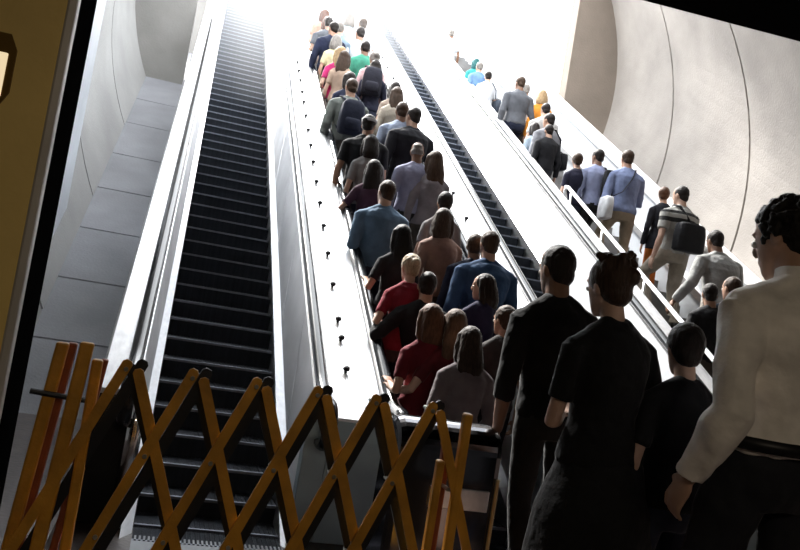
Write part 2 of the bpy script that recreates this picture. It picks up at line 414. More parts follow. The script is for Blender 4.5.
# ------------------------------------------------------------------ folding gate
g = empty('folding_gate', (.40, 2.90, FLOOR)); tag(g, 'yellow and black folding lattice gate standing across the foot of the empty escalator', 'gate')
GY = 2.90
def gpart(mb, name, m, **k):
    o = mb.build(name, m, g, **k); o.matrix_parent_inverse = Matrix.Translation((-.40, -GY, -FLOOR)); return o
def slat(xa, za, xb, zb, y, m, w=.036, t=.012):
    a = Vector((xa, za)); b = Vector((xb, zb)); d = (b-a).normalized(); n = Vector((-d.y, d.x))*w/2
    a = a - d*.022; b = b + d*.022
    ea, eb = a - d*w*.3, b + d*w*.3
    poly = [a+n, ea+n*.5, ea-n*.5, a-n, b-n, eb-n*.5, eb+n*.5, b+n]
    k = len(poly); mb = MB()
    mb.add([(p.x, y-t/2, p.y) for p in poly] + [(p.x, y+t/2, p.y) for p in poly],
           [list(range(k)), [k+i for i in range(k)][::-1]] + [[i, (i+1) % k, k+(i+1) % k, k+i] for i in range(k)])
    gpart(mb, 'slat', m)
ZT, DZ, HX = -.335, .285, .111
TOPX = [-.115 + .2225*i for i in range(6)]               # upper pivots
for i, x in enumerate(TOPX):
    # each slat runs three half-cells down to the lower row
    slat(x+.004, ZT, x-3*HX+.004, ZT-3*DZ, GY-.030, YELLOW)
    slat(x+.058, ZT-.028, x+3*HX+.058, ZT-3*DZ-.028, GY-.010, YELLOW)
    slat(x+.052, ZT, x-3*HX+.052, ZT-3*DZ, GY+.030, BLACKP, w=.04)
    if i < 5:
        slat(x+.030, ZT-.02, x+3*HX+.030, ZT-3*DZ, GY+.050, BLACKP, w=.036)
bt = MB()
for i, x in enumerate(TOPX):
    for r in range(4):
        xx = x + (HX if r % 2 else 0); zz = ZT - r*DZ
        if xx > 1.14: continue
        b = MB(); b.tube([(xx+.01, GY-.045, zz), (xx+.01, GY+.06, zz)], .008, 8); gpart(b, 'pivot_bolt', BOLT)
def gpost(xa, xb, y, zt, m, w=.05, zb=FLOOR):
    mb = MB(); mb.add([(xa-w/2, y-.02, zt), (xa+w/2, y-.02, zt), (xb+w/2, y-.02, zb), (xb-w/2, y-.02, zb),
                       (xa-w/2, y+.02, zt), (xa+w/2, y+.02, zt), (xb+w/2, y+.02, zb), (xb-w/2, y+.02, zb)],
                      [[0,1,2,3],[4,7,6,5],[0,4,5,1],[1,5,6,2],[2,6,7,3],[3,7,4,0]])
    gpart(mb, 'post', m, bevel=.008)
gpost(1.165, 1.175, GY+.0, -.33, YELLOW, .036)
gpost(1.115, 1.120, GY+.04, -.47, RUSTY, .035)
gpost(1.085, 1.085, GY+.0, -.52, YELLOW, .03)
gpost(-0.327, -0.402, GY+.06, -0.284, YELLOW, .042)
gpost(-0.300, -0.377, GY+.10, -0.284, RUSTY, .034)
gpost(-0.244, -0.302, GY+.0, -0.267, YELLOW, .045)
gpost(-0.204, -0.192, GY+.03, -0.322, YELLOW, .036)
gpost(-0.184, -0.262, GY+.07, -0.322, RUSTY, .026)
b = MB(); b.tube([(-.40, GY+.04, -.46), (-.20, GY+.04, -.47)], .010, 8); gpart(b, 'tie_bar', BLACKP)

# ------------------------------------------------------------------ pylon at the left edge
PX, PYN, PYF = -.445, 2.66, 3.10
pl = empty('station_pylon', (-.85, 2.85, FLOOR)); tag(pl, 'mustard-coloured station pylon with a grey metal edge at the left of the gate', 'pylon')
invy = Matrix.Translation((.85, -2.85, -FLOOR))
mb = MB(); mb.box(-1.25, PX, PYN+.02, PYF, FLOOR, 1.98); o = mb.build('housing', CEILM, pl, bevel=.006); o.matrix_parent_inverse = invy
mb = MB(); mb.box(-1.22, PX-.018, PYN, PYN+.03, FLOOR+.03, 1.97); o = mb.build('face_panel', PYL, pl); o.matrix_parent_inverse = invy
mb = MB(); mb.box(PX-.020, PX+.010, PYN-.008, PYN+.05, FLOOR, 1.975); o = mb.build('edge_trim', PYLF, pl, bevel=.008); o.matrix_parent_inverse = invy
# small lit display set in the pylon face
mb = MB(); fr = []
cx, cz = -.632, .535
mb.add([(cx+u*.055, PYN-.012+w, cz+v*.11) for w in (0, .014) for u, v in ((-1, -1), (.6, -1), (1, -.6), (1, .6), (.6, 1), (-1, 1))],
       [[0,1,2,3,4,5],[11,10,9,8,7,6]] + [[i, (i+1) % 6, 6+(i+1) % 6, 6+i] for i in range(6)])
o = mb.build('display_frame', mat('bronze_frame', (.16, .09, .02), .35, .8, .1, 10), pl); o.matrix_parent_inverse = invy
LAMPM = bpy.data.materials.new('lit_display'); LAMPM.use_nodes = True
bb = LAMPM.node_tree.nodes['Principled BSDF']; bb.inputs['Base Color'].default_value = (.9, .8, .6, 1)
bb.inputs['Emission Color'].default_value = (1, .8, .5, 1); bb.inputs['Emission Strength'].default_value = .8
mb = MB(); mb.box(cx-.05, cx+.035, PYN-.018, PYN-.011, cz-.085, cz+.05); o = mb.build('display_glass', LAMPM, pl, bevel=.004); o.matrix_parent_inverse = invy

# ------------------------------------------------------------------ people
TMP = bpy.data.scenes.new('workbench')
def remesh(mb, voxel, name, mats, parent, smooth_it=3, disp=0.0, dfreq=14.0, factor=.5, fold=False, strand=False):
    me = mb.mesh(name+'_src'); fix_normals_each(me)
    o = bpy.data.objects.new(name+'_src', me); TMP.collection.objects.link(o)
    r = o.modifiers.new('r', 'REMESH'); r.mode = 'VOXEL'; r.voxel_size = voxel; r.use_smooth_shade = True
    if smooth_it:
        s = o.modifiers.new('s', 'SMOOTH'); s.factor = factor; s.iterations = smooth_it
    vl = TMP.view_layers[0]; vl.update(); dg = vl.depsgraph; dg.update()
    nm = bpy.data.meshes.new_from_object(o.evaluated_get(dg), depsgraph=dg)
    bpy.data.objects.remove(o); bpy.data.meshes.remove(me)
    nm.name = name
    if disp:
        off = Vector((random.uniform(-50, 50), random.uniform(-50, 50), random.uniform(-50, 50)))
        nv = len(nm.vertices); co = [0.0]*(3*nv); no_ = [0.0]*(3*nv)
        nm.vertices.foreach_get('co', co); nm.vertices.foreach_get('normal', no_)
        for i in range(nv):
            c = Vector(co[3*i:3*i+3])
            if fold:
                q = Vector((c.x*dfreq*1.1 + c.z*dfreq*.55, c.y*dfreq, c.z*dfreq*.75 - c.x*dfreq*.4))
            elif strand: q = Vector((c.x*75, c.y*75, c.z*9))
            else: q = c*dfreq
            a = disp*(noise.noise(q+off) + .5*noise.noise(q*2.1+off))
            for j in range(3): co[3*i+j] += no_[3*i+j]*a
        nm.vertices.foreach_set('co', co)
    nm.materials.clear()
    for m in mats: nm.materials.append(m)
    no = bpy.data.objects.new(name, nm); COL.objects.link(no); no.parent = parent
    nm.polygons.foreach_set('use_smooth', [True]*len(nm.polygons))
    return no
def fix_normals_each(me): fix_normals(me)

def ik(a, b, l1, l2, pole):
    """middle joint of a two-bone chain from a to b; pole = direction the joint points"""
    d = b-a; L = min(d.length, (l1+l2)*.995); d = d.normalized(); b2 = a+d*L
    x = (l1*l1 - l2*l2 + L*L)/(2*L); h = math.sqrt(max(l1*l1-x*x, 1e-6))
    p = (pole - d*pole.dot(d)).normalized()
    return a+d*x+p*h, b2

EYE_ME = None
def shoe_mesh():
    mb = MB()
    mb.rings([[(w*math.cos(2*PI*k/14), y, max(0, h*.5 + h*.55*math.sin(2*PI*k/14))) for k in range(14)] for y, w, h in
              ((-.075, .022, .05), (-.06, .034, .085), (-.02, .037, .09), (.04, .038, .075), (.10, .045, .055), (.15, .042, .045), (.185, .028, .035), (.195, .012, .02))])
    me = mb.mesh('shoe'); fix_normals(me); me.polygons.foreach_set('use_smooth', [True]*len(me.polygons))
    return me
SHOE = shoe_mesh(); SHOE.materials.append(mat('dark_shoe_leather', (.02, .017, .015), .4, 0, .1, 20))

def person(p):
    """p: dict with x, y, z (feet), H, yaw, sex, hair, haircol, top, sleeve, bottom, botcol, pose ..."""
    global EYE_ME
    H = p['H']; s = H/1.75; fem = p.get('sex', 'm') == 'f'
    vox = p.get('vox', .011)
    root = empty('person', (p['x'], p['y'], p['z']), math.radians(p.get('yaw', 0)))
    tag(root, p['label'], 'person', p.get('group'))
    lean = p.get('lean', .0); bw = p.get('build', 1.0)*(.93 if fem else 1.0)
    tilt = math.radians(p.get('tilt', 8 if lean < .3 else 15)); hyaw = math.radians(p.get('hyaw', 0))
    def L(x, y, z):                      # lean the upper body forward above the hips
        dz = max(0, z-.95)
        return Vector((x*s, (y + lean*dz)*s, z*s - .5*lean*lean*dz*s))
    skin = skinm(p.get('skin', (.42, .25, .17)))
    step = p.get('step', None)           # (left dz, left dy, right dz, right dy)
    lz, ly, rz, ry = step if step else (0, 0, 0, 0)
    drop = p.get('drop', 0)
    # ---------------- skeleton
    wsh = (.166 if fem else .188)*bw
    shl = L(-wsh, -.01, 1.366); shr = L(wsh, -.01, 1.366)
    hipl = Vector((-.09*bw*s, 0, .92*s)); hipr = Vector((.09*bw*s, 0, .92*s))
    al = Vector((-.105*s, ly-.02, lz+.085*s)); ar = Vector((.105*s, ry-.02, rz+.085*s))
    kl, al = ik(hipl, al, .43*s, .42*s, Vector((-.12, 1, 0))); kr, ar = ik(hipr, ar, .43*s, .42*s, Vector((.12, 1, 0)))
    def arm(sh, side, spec):
        if spec == 'down': w = sh + Vector((side*.075, .03+.04*lean, -.535))*s
        elif spec == 'swing': w = sh + Vector((side*.06, .20, -.47))*s
        elif spec == 'back': w = sh + Vector((side*.09, -.10, -.51))*s
        elif spec == 'bent': w = sh + Vector((-side*.05, .27, -.24))*s
        elif spec == 'belt': w = sh + Vector((side*.03, .17, -.42))*s
        elif spec == 'out': w = sh + Vector((side*.22, .06, -.46))*s
        else: w = Vector(spec)            # a point in the person's own frame (unscaled metres)
        el, w = ik(sh, w, .30*s, .255*s, Vector((side*p['pole'], -.7, -.6)) if p.get('pole') else Vector((side*(.30 if not isinstance(spec, str) else .55), -1, -.55)))
        return el, w
    aL, aR = p.get('armL', 'down'), p.get('armR', 'down')
    ell, wl = arm(shl, -1, aL); elr, wr = arm(shr, 1, aR)
    # ---------------- body: one continuous surface
    if fem: T = [(.86, .150, .115), (.94, .172, .125), (1.02, .150, .108), (1.10, .124, .096), (1.20, .132, .104), (1.30, .148, .115), (1.37, .152, .105), (1.42, .130, .082), (1.455, .085, .062)]
    else:   T = [(.86, .150, .115), (.94, .165, .122), (1.02, .152, .112), (1.10, .147, .108), (1.20, .158, .114), (1.30, .174, .122), (1.37, .180, .114), (1.425, .155, .088), (1.465, .090, .066)]
    def torso(mb, g=0.0, z0=0, z1=9, gy=None):
        rs = []
        TT = [q for q in T if z0 <= q[0] <= z1]
        if z0 > T[0][0]:
            for a, c in zip(T, T[1:]):
                if a[0] < z0 < c[0]:
                    u = (z0-a[0])/(c[0]-a[0]); TT.insert(0, (z0, a[1]+(c[1]-a[1])*u, a[2]+(c[2]-a[2])*u))
        for z, rx, ry in TT:
            c = L(0, -.012 if z > 1.15 else 0, z)
            rs.append([(c.x + (rx*bw+g)*s*math.cos(2*PI*k/24), c.y + (ry*bw+(gy if gy is not None else g))*s*math.sin(2*PI*k/24), c.z) for k in range(24)])
        mb.rings(rs)
    nb = L(0, -.015, 1.43); hc = L(0, .012+.05*math.sin(tilt), 1.52)
    HM = Matrix.Translation(hc) @ Matrix.Rotation(-tilt, 4, 'X') @ Matrix.Rotation(hyaw, 4, 'Z') @ Matrix.Scale(s*p.get('hs', 1.0), 4)
    def hv(x, y, z): return HM @ Vector((x, y, z))
    b = MB()
    torso(b)
    for sd, sh in ((-1, shl), (1, shr)): b.limb([L(sd*.035, -.02, 1.455), sh], [.050*s, .050*s], 12)
    nr = .050 if fem else .060
    b.tube([nb, L(0, -.012, 1.49), hv(0, -.015, .06)], [nr*1.25*s, nr*s, nr*.98*s], 14)
    HR = [(-.005, .026, .030, .048), (.015, .043, .050, .036), (.045, .057, .072, .016), (.08, .066, .084, .006), (.115, .071, .091, .0), (.15, .074, .095, -.004), (.185, .070, .088, -.006), (.21, .055, .070, -.008), (.226, .030, .038, -.008)]
    b.rings([[hv(rx*math.cos(2*PI*k/20), cy+ry*math.sin(2*PI*k/20), z) for k in range(20)] for z, rx, ry, cy in HR])
    R3 = HM.to_3x3()
    b.ell(hv(0, .098, .098), (.013, .017, .022), 10, 7, R3); b.ell(hv(0, .092, .122), (.009, .012, .03), 8, 6, R3)      # nose
    b.ell(hv(0, .083, .058), (.024, .012, .006), 10, 6, R3); b.ell(hv(0, .082, .047), (.020, .012, .006), 10, 6, R3)    # lips
    b.ell(hv(0, .080, .145), (.052, .014, .009), 12, 6, R3)                                                             # brow
    for sd in (-1, 1):
        b.ell(hv(sd*.075, -.012, .105), (.010, .020, .033), 10, 7, R3)                                                  # ears
    for sh, el, w, sd in ((shl, ell, wl, -1), (shr, elr, wr, 1)):
        k = s*(.84 if fem else 1.0)*p.get('armk', 1.0)
        ins = sh + Vector((-sd*.06*s, 0, .0))
        b.limb([ins, sh, sh.lerp(el, .35), sh.lerp(el, .75), el, el.lerp(w, .3), el.lerp(w, .75), w], [.055*k, .054*k, .048*k, .041*k, .038*k, .041*k, .031*k, .026*k], 12)
        # hand: palm, four fingers with two bends, thumb from the side near the palm's base
        d = (w-el).normalized(); onrail = not isinstance(aL if sd < 0 else aR, str) and not p.get('hang')
        if onrail: d = Vector((d.x*.3, 1, .45)).normalized()
        sidev = Vector((0, 1, 0)) if not onrail else Vector((-sd, 0, 0))
        sidev = (sidev - d*sidev.dot(d)).normalized()
        nrm = d.cross(sidev).normalized()
        inn = Vector((-sd, 0, 0)) if not onrail else Vector((0, 0, -1))
        if nrm.dot(inn) < 0: nrm = -nrm
        hk = s*(.9 if fem else 1.0)
        pc = w + d*.05*hk
        Mh = Matrix((sidev, d, nrm)).transposed()
        b.ell(pc, (.040*hk, .058*hk, .017*hk), 12, 8, Mh)
        for fi, (u, ln) in enumerate(((.030, .072), (.010, .080), (-.010, .075), (-.029, .058))):
            a0 = w + d*.062*hk + sidev*u*hk; curl = p.get('curl', .45)
            a1 = w + d*.098*hk + sidev*u*1.05*hk
            d2 = (d*math.cos(curl)+nrm*math.sin(curl)); d3 = (d*math.cos(curl*2.1)+nrm*math.sin(curl*2.1))
            a2 = a1 + d2*ln*.5*hk; a3 = a2 + d3*ln*.5*hk
            b.limb([a0, a1, a2, a3], [.0098*hk, .0095*hk, .0085*hk, .0072*hk], 8)
        tb = w + d*.022*hk + sidev*.028*hk
        b.limb([tb, tb + (sidev*.8+d*.8+nrm*.4).normalized()*.036*hk, tb + (sidev*.75+d*1.0+nrm*.5).normalized()*.036*hk + (d*1.0+nrm*.55).normalized()*.032*hk], [.0135*hk, .0115*hk, .0088*hk], 8)
    for hp, kn, an, fz in ((hipl, kl, al, lz), (hipr, kr, ar, rz)):
        k = s*bw
        b.limb([hp, hp.lerp(kn, .3), hp.lerp(kn, .7), kn, kn.lerp(an, .3), kn.lerp(an, .75), an], [.078*k, .074*k, .060*k, .050*k, .052*k, .040*k, .035*k], 14)
        b.limb([an+Vector((0, -.02*s, -.03*s)), an + Vector((0, .13*s, -.055*s))], [.030*s, .022*s], 10)
    remesh(b, vox, 'body', [skin], root, 3)
    # ---------------- eyes
    if p.get('eyes', True):
        for sd in (-1, 1):
            e = MB(); e.ell(hv(sd*.032, .083, .112), (.0115*s,)*3, 10, 7); e.k = 1
            e.ell(hv(sd*.032, .0905, .112), (.0055*s, .0045*s, .0055*s), 8, 6)
            e.build('eye', [EYEW, DARKM], root, smooth=True)
    # ---------------- hair
    hs = p.get('hair', 'short'); hcx = hairm(p.get('haircol', (.018, .013, .010)))
    if hs != 'none':
        h = MB(); R = R3
        big = 1.0
        if hs in ('balding',):
            h.ell(hv(0, -.030, .115), (.076, .078, .055), 16, 10, R)
            h.ell(hv(0, -.045, .165), (.060, .060, .045), 16, 10, R)
        else:
            if fem or hs in ('long', 'bob', 'ponytail', 'bun'): big = 1.05
            h.ell(hv(0, -.020, .145), (.083*big, .096*big, .098*big), 18, 12, R)
            h.ell(hv(0, -.052, .085), (.064*big, .056, .062), 14, 9, R)
        if hs in ('long', 'bob'):
            zb = -.22 if hs == 'long' else -.06
            if p.get('hlen'): zb = p['hlen']
            m = (zb+.05)/2
            back = [hv(0, -.045, .16)] + [HM @ Vector((0, -.075, .05))]
            c1 = back[1]; dn = Vector((0, -.015*s, 0))
            q = [hv(0, -.035, .17), hv(0, -.058, .06), hv(0, -.07, -.01) if hs == 'bob' else hv(0, -.072, -.02)]
            lo = hv(0, -.075, -.02); last = Vector((lo.x, lo.y-.035*s, lo.z + (zb+.02)*s))
            mid = lo.lerp(last, .5) + Vector((0, -.008*s, 0))
            if hs == 'long':
                h.tube(q + [mid, last, last+Vector((0, 0, -.03*s))], [(.080*s, .07*s), (.094*s, .064*s), (.104*s, .052*s), (.104*s, .036*s), (.078*s, .026*s), (.03*s, .012*s)], 16)
            else:
                h.tube(q + [hv(0, -.066, zb), hv(0, -.06, zb-.02)], [(.084*s, .075*s), (.098*s, .07*s), (.100*s, .062*s), (.088*s, .05*s), (.05*s, .03*s)], 16)
            for sd in (-1, 1):
                h.limb([hv(sd*.066, .0, .17), hv(sd*.082, -.005, .09), hv(sd*.086, -.015, .0), hv(sd*.075, -.03, max(zb, -.10))], [.03*s, .030*s, .030*s, .018*s], 10)
        if hs == 'ponytail':
            h.limb([hv(0, -.09, .15), hv(0, -.13, .12), hv(0, -.14, .02), hv(0, -.12, -.10)], [.03*s, .035*s, .032*s, .012*s], 10)
        if hs == 'bun':
            h.ell(hv(0, -.105, .145), (.045, .04, .042), 12, 8, R)
        if hs == 'updo':
            for (x, y, z, r) in ((.025, -.05, .222, .036), (-.035, -.03, .222, .034), (.050, -.075, .20, .034), (-.01, -.085, .205, .040), (.050, -.03, .222, .026), (-.055, -.055, .19, .030), (.03, -.10, .15, .040)):
                h.ell(hv(x, y, z), (r*s, r*s, r*s), 10, 7)
            for k in range(34):
                a = random.uniform(0, 2*PI); rr = random.uniform(.03, .075); q = random.uniform(.012, .02)*s
                h.ell(hv(rr*math.cos(a), -.05+rr*math.sin(a), random.uniform(.205, .245)), (q, q, q*.8), 8, 6)
        if hs == 'curly':
            for k in range(420):
                z = random.uniform(-.55, 1); a = random.uniform(0, 2*PI); q = math.sqrt(max(0, 1-z*z))
                v = Vector((.090*q*math.cos(a), -.020+.104*q*math.sin(a), .147+.108*z))
                if v.y > .05 and v.z < .17: continue
                r = random.uniform(.006, .0105)*s
                h.ell(hv(*v), (r, r, r), 8, 6)
        hd = p.get('hdisp', .003)
        ho = remesh(h, max(.007, vox*.8), 'hair', [hcx], root, 2, hd, 40, .5, False, hs in ('long', 'bob', 'ponytail'))
    if p.get('cap'):
        c = MB(); c.tube([hv(0, -.012, .150), hv(0, -.016, .185)], [(.088*s, .104*s)]*2, 20)
        c.build('headband', cloth(p['cap']), ho, smooth=True)
    # ---------------- clothes
    nearw = p.get('wrinkle', .006)
    t = MB(); zlo = p.get('hem', .90 if not p.get('tuck') else .965)
    torso(t, .018, zlo, 1.47, .02); t.ell(L(0, -.022, 1.44), (.115*bw*s, .085*s, .050*s), 16, 10)
    if zlo < .86:
        c = L(0, 0, zlo); t.rings([[(q_*s*math.cos(2*PI*k/22), .8*q_*s*math.sin(2*PI*k/22), z_*s) for k in range(22)] for z_, q_ in ((zlo, .19*bw), (.97, .185*bw))])
    for sh, el, w, sd in ((shl, ell, wl, -1), (shr, elr, wr, 1)):
        k = s*(.86 if fem else 1.0)*bw**.5*p.get('armk', 1.0)
        ins = sh + Vector((-sd*.075*s, 0, -.015*s))
        sl = p.get('sleeve', 'short')
        t.limb([L(sd*.028, -.02, 1.468), sh.lerp(L(sd*.03, -.02, 1.458), .45), sh], [.058*s*(.9 if fem else 1), .062*s*(.9 if fem else 1), .068*k], 14)
        if sl == 'long':
            t.tube([sh.lerp(ins, .4), sh, sh.lerp(el, .35), sh.lerp(el, .8), el, el.lerp(w, .3), el.lerp(w, .75), el.lerp(w, .97)], [.075*k, .073*k, .066*k, .058*k, .056*k, .056*k, .048*k, .042*k], 14)
        elif sl == 'rolled':
            t.tube([sh.lerp(ins, .4), sh, sh.lerp(el, .35), sh.lerp(el, .8), el, el.lerp(w, .35)], [.075*k, .073*k, .066*k, .060*k, .056*k, .056*k], 14)
        elif sl == 'short':
            t.tube([sh.lerp(ins, .4), sh, sh.lerp(el, .4), sh.lerp(el, .68)], [.073*k, .072*k, .064*k, .060*k], 14)
        else:
            t.limb([ins, sh], [.066*k, .060*k], 12)
    nt = L(0, -.015, 1.455)
    t.tube([L(0, -.012, 1.40), nt, L(0, -.012, 1.493)], [(.105*bw*s, .085*s), (.074*s, .072*s), (.066*s, .066*s)], 16)
    if p.get('collar'):
        cl = MB(); cl.tube([L(0, -.014, 1.455), L(0, -.008, 1.535)], [(.074*s, .074*s), (.067*s, .069*s)], 18)
    tm = cloth(p.get('top', (.02, .02, .022)))
    mats = [tm]
    o = remesh(t, max(vox, .009) if vox > .007 else .0075, 'jacket' if p.get('jacket') else 'top', mats, root, 4, nearw, p.get('wfreq', 11), .5, True)
    if p.get('collar'): remesh(cl, .007, 'collar', mats, o, 2, .002, 20)
    if p.get('stripes'):
        o.data.materials[0] = stripe_mat(p['top'], p['stripes'], s)
    q = MB(); kind = p.get('bottom', 'trousers'); bm_ = cloth(p.get('botcol', (.018, .018, .022)))
    zt = 1.0 if p.get('tuck') else .955
    if kind in ('trousers', 'shorts'):
        q.rings([[(rx*bw*s*math.cos(2*PI*k/22), ry*bw*s*math.sin(2*PI*k/22), z*s) for k in range(22)] for z, rx, ry in
                 ((.80, .12, .10), (.86, .168, .128), (.93, .180, .137), (zt, .168 if not fem else .165, .125))])
        for hp, kn, an in ((hipl, kl, al), (hipr, kr, ar)):
            k = s*bw
            if kind == 'trousers':
                q.tube([hp+Vector((0, 0, .02)), hp.lerp(kn, .3), hp.lerp(kn, .7), kn, kn.lerp(an, .35), kn.lerp(an, .8), an+Vector((0, 0, -.02*s))], [.090*k, .090*k, .077*k, .068*k, .065*k, .062*k, .062*k], 16)
            else:
                q.tube([hp+Vector((0, 0, .02)), hp.lerp(kn, .3), hp.lerp(kn, .7), kn.lerp(an, .02)], [.090*k, .092*k, .084*k, .082*k], 16)
    else:
        ln = p.get('skirt', .45); cxm = Vector(((kl.x+kr.x)/2, (kl.y+kr.y)/2, 0)); tz0 = .97
        rs = []
        for k2 in range(7):
            u = k2/6; z = tz0 - (tz0-ln)*u; fl = .165+.06*min(1, u*2.0)+.035*u
            cy = cxm.y*min(1, u*1.2)
            rs.append([((fl*bw+.008*math.cos(7*2*PI*k/28)*u)*s*math.cos(2*PI*k/28), cy*u + (fl*.78*bw+.03*u)*s*math.sin(2*PI*k/28), z*s) for k in range(28)])
        q.rings(rs)
    low = remesh(q, max(vox, .010), 'skirt' if kind == 'skirt' else kind, [bm_], root, 3, nearw*.8, 9, .5, True)
    if p.get('belt'):
        c = MB(); c.rings([[((.196*bw)*s*math.cos(2*PI*k/24), .156*bw*s*math.sin(2*PI*k/24), z*s) for k in range(24)] for z in (.975, 1.012)])
        c.build('belt', DARKM, low, smooth=True)
    for an, z0 in ((al, lz), (ar, rz)):
        o = bpy.data.objects.new('shoe', SHOE); COL.objects.link(o); o.parent = root
        o.location = (an.x, an.y-.0, z0+.002); o.scale = (s, s, s)
    if p.get('roll'):
        a = math.radians(p['roll']); root.rotation_euler.y = a; root.location.x -= math.sin(a)*H; root.location.z += (1-math.cos(a))*H
    p['_root'] = root; p['_L'] = L; p['_s'] = s; p['_w'] = (wl, wr); p['_bw'] = bw
    return root
def stripe_mat(base, bands, s):
    m = mat('striped_cloth', base, .85, 0, 0, 1, .3, 25, .25); nt = m.node_tree; b = nt.nodes['Principled BSDF']
    tc = nt.nodes.new('ShaderNodeTexCoord'); sp = nt.nodes.new('ShaderNodeSeparateXYZ'); nt.links.new(tc.outputs['Object'], sp.inputs[0])
    r = nt.nodes.new('ShaderNodeValToRGB'); r.color_ramp.interpolation = 'CONSTANT'
    mr = nt.nodes.new('ShaderNodeMapRange'); mr.inputs['From Min'].default_value = .9*s; mr.inputs['From Max'].default_value = 1.5*s
    nt.links.new(sp.outputs['Z'], mr.inputs['Value']); nt.links.new(mr.outputs['Result'], r.inputs['Fac'])
    e = r.color_ramp.elements; e[0].position = 0; e[0].color = (*base, 1); e[1].position = bands[0][0]; e[1].color = (*bands[0][1], 1)
    for pos, c in bands[1:]:
        n = e.new(pos); n.color = (*c, 1)
    nt.links.new(r.outputs['Color'], b.inputs['Base Color'])
    return m

def backpack(p, label, col, k=1.0, group=None):
    """rucksack hanging on the person's back; stands as a thing of its own"""
    s = p['_s']*k; r = p['_root']
    bp = empty('backpack'); tag(bp, label, 'backpack', group)
    bp.matrix_world = Matrix.Translation(r.location) @ Matrix.Rotation(r.rotation_euler.z, 4, 'Z')
    c = p['_L'](0, -.235, 1.20); m = cloth(col)
    b = MB(); rs = []
    for z, rx, ry in ((-.23, .11, .05), (-.21, .145, .085), (-.10, .155, .10), (.05, .15, .095), (.16, .135, .075), (.215, .10, .045), (.225, .05, .02)):
        rs.append([(c.x + rx*s*max(-1, min(1, 1.25*math.cos(2*PI*q/20))), c.y + ry*s*max(-1, min(1, 1.2*math.sin(2*PI*q/20))) , c.z + z*s) for q in range(20)])
    b.rings(rs); body = b.build('bag_body', m, bp, smooth=True, bevel=0)
    pk = MB(); pk.rings([[(c.x + rx*s*math.cos(2*PI*q/18), c.y - .085*s + ry*s*math.sin(2*PI*q/18), c.z + z*s) for q in range(18)] for z, rx, ry in ((-.19, .08, .02), (-.17, .11, .05), (-.06, .11, .05), (-.03, .09, .03))])
    pk.build('front_pocket', m, body, smooth=True)
    for sd in (-1, 1):
        st = MB(); L = p['_L']; bw = p['_bw']
        st.tube([c + Vector((sd*.08*s, .06*s, .19*s)), L(sd*.105*bw, -.075, 1.475), L(sd*.115*bw, .0, 1.492), L(sd*.12*bw, .11, 1.42), L(sd*.14*bw, .135, 1.25), c + Vector((sd*.13*s, .10*s, -.16*s))], [(.022*s, .007*s)]*6, 8)
        st.build('strap', m, bp, smooth=True)
    return bp
def shoulder_bag(p, label, col, side=1, z=.95, size=(.17, .06, .13), strapcol=None, name='shoulder_bag', cat='bag', cross=True):
    s = p['_s']; r = p['_root']; L = p['_L']; bw = p['_bw']
    bg = empty(name); tag(bg, label, cat)
    bg.matrix_world = Matrix.Translation(r.location) @ Matrix.Rotation(r.rotation_euler.z, 4, 'Z')
    m = cloth(col); c = Vector((side*(.20*bw+size[1])*s, -.06*s, z*s)) if abs(side) == 1 else Vector((side*s, -.22*s, z*s))
    b = MB(); rs = []
    ax, ay = (size[1], size[0]) if abs(side) == 1 else (size[0], size[1])
    for zz, k in ((-1, .85), (-.9, 1), (.3, 1), (.85, .92), (1, .8)):
        rs.append([(c.x + ax*k*s*max(-1, min(1, 1.2*math.cos(2*PI*q/20))), c.y + ay*k*s*max(-1, min(1, 1.2*math.sin(2*PI*q/20))), c.z + zz*size[2]*s) for q in range(20)])
    b.rings(rs); b.build('bag_body', m, bg, smooth=True)
    sg = 1 if side > 0 else -1
    st = MB(); top = -sg if cross else sg
    pts = [c + Vector((0, -ay*.6*s, size[2]*.9*s)), L(sg*.10*bw if cross else sg*.17*bw, -.165, 1.15), L(0 if cross else sg*.15*bw, -.175, 1.32), L(top*.085*bw, -.10, 1.475), L(top*.10*bw, .0, 1.50), L(top*.085*bw, .11, 1.42), L(0 if cross else sg*.15*bw, .15, 1.25), c + Vector((0, ay*.6*s, size[2]*.9*s))]
    st.tube(pts, [(.018*s, .006*s)]*len(pts), 8); st.build('strap', cloth(strapcol or col), bg, smooth=True)
    return bg

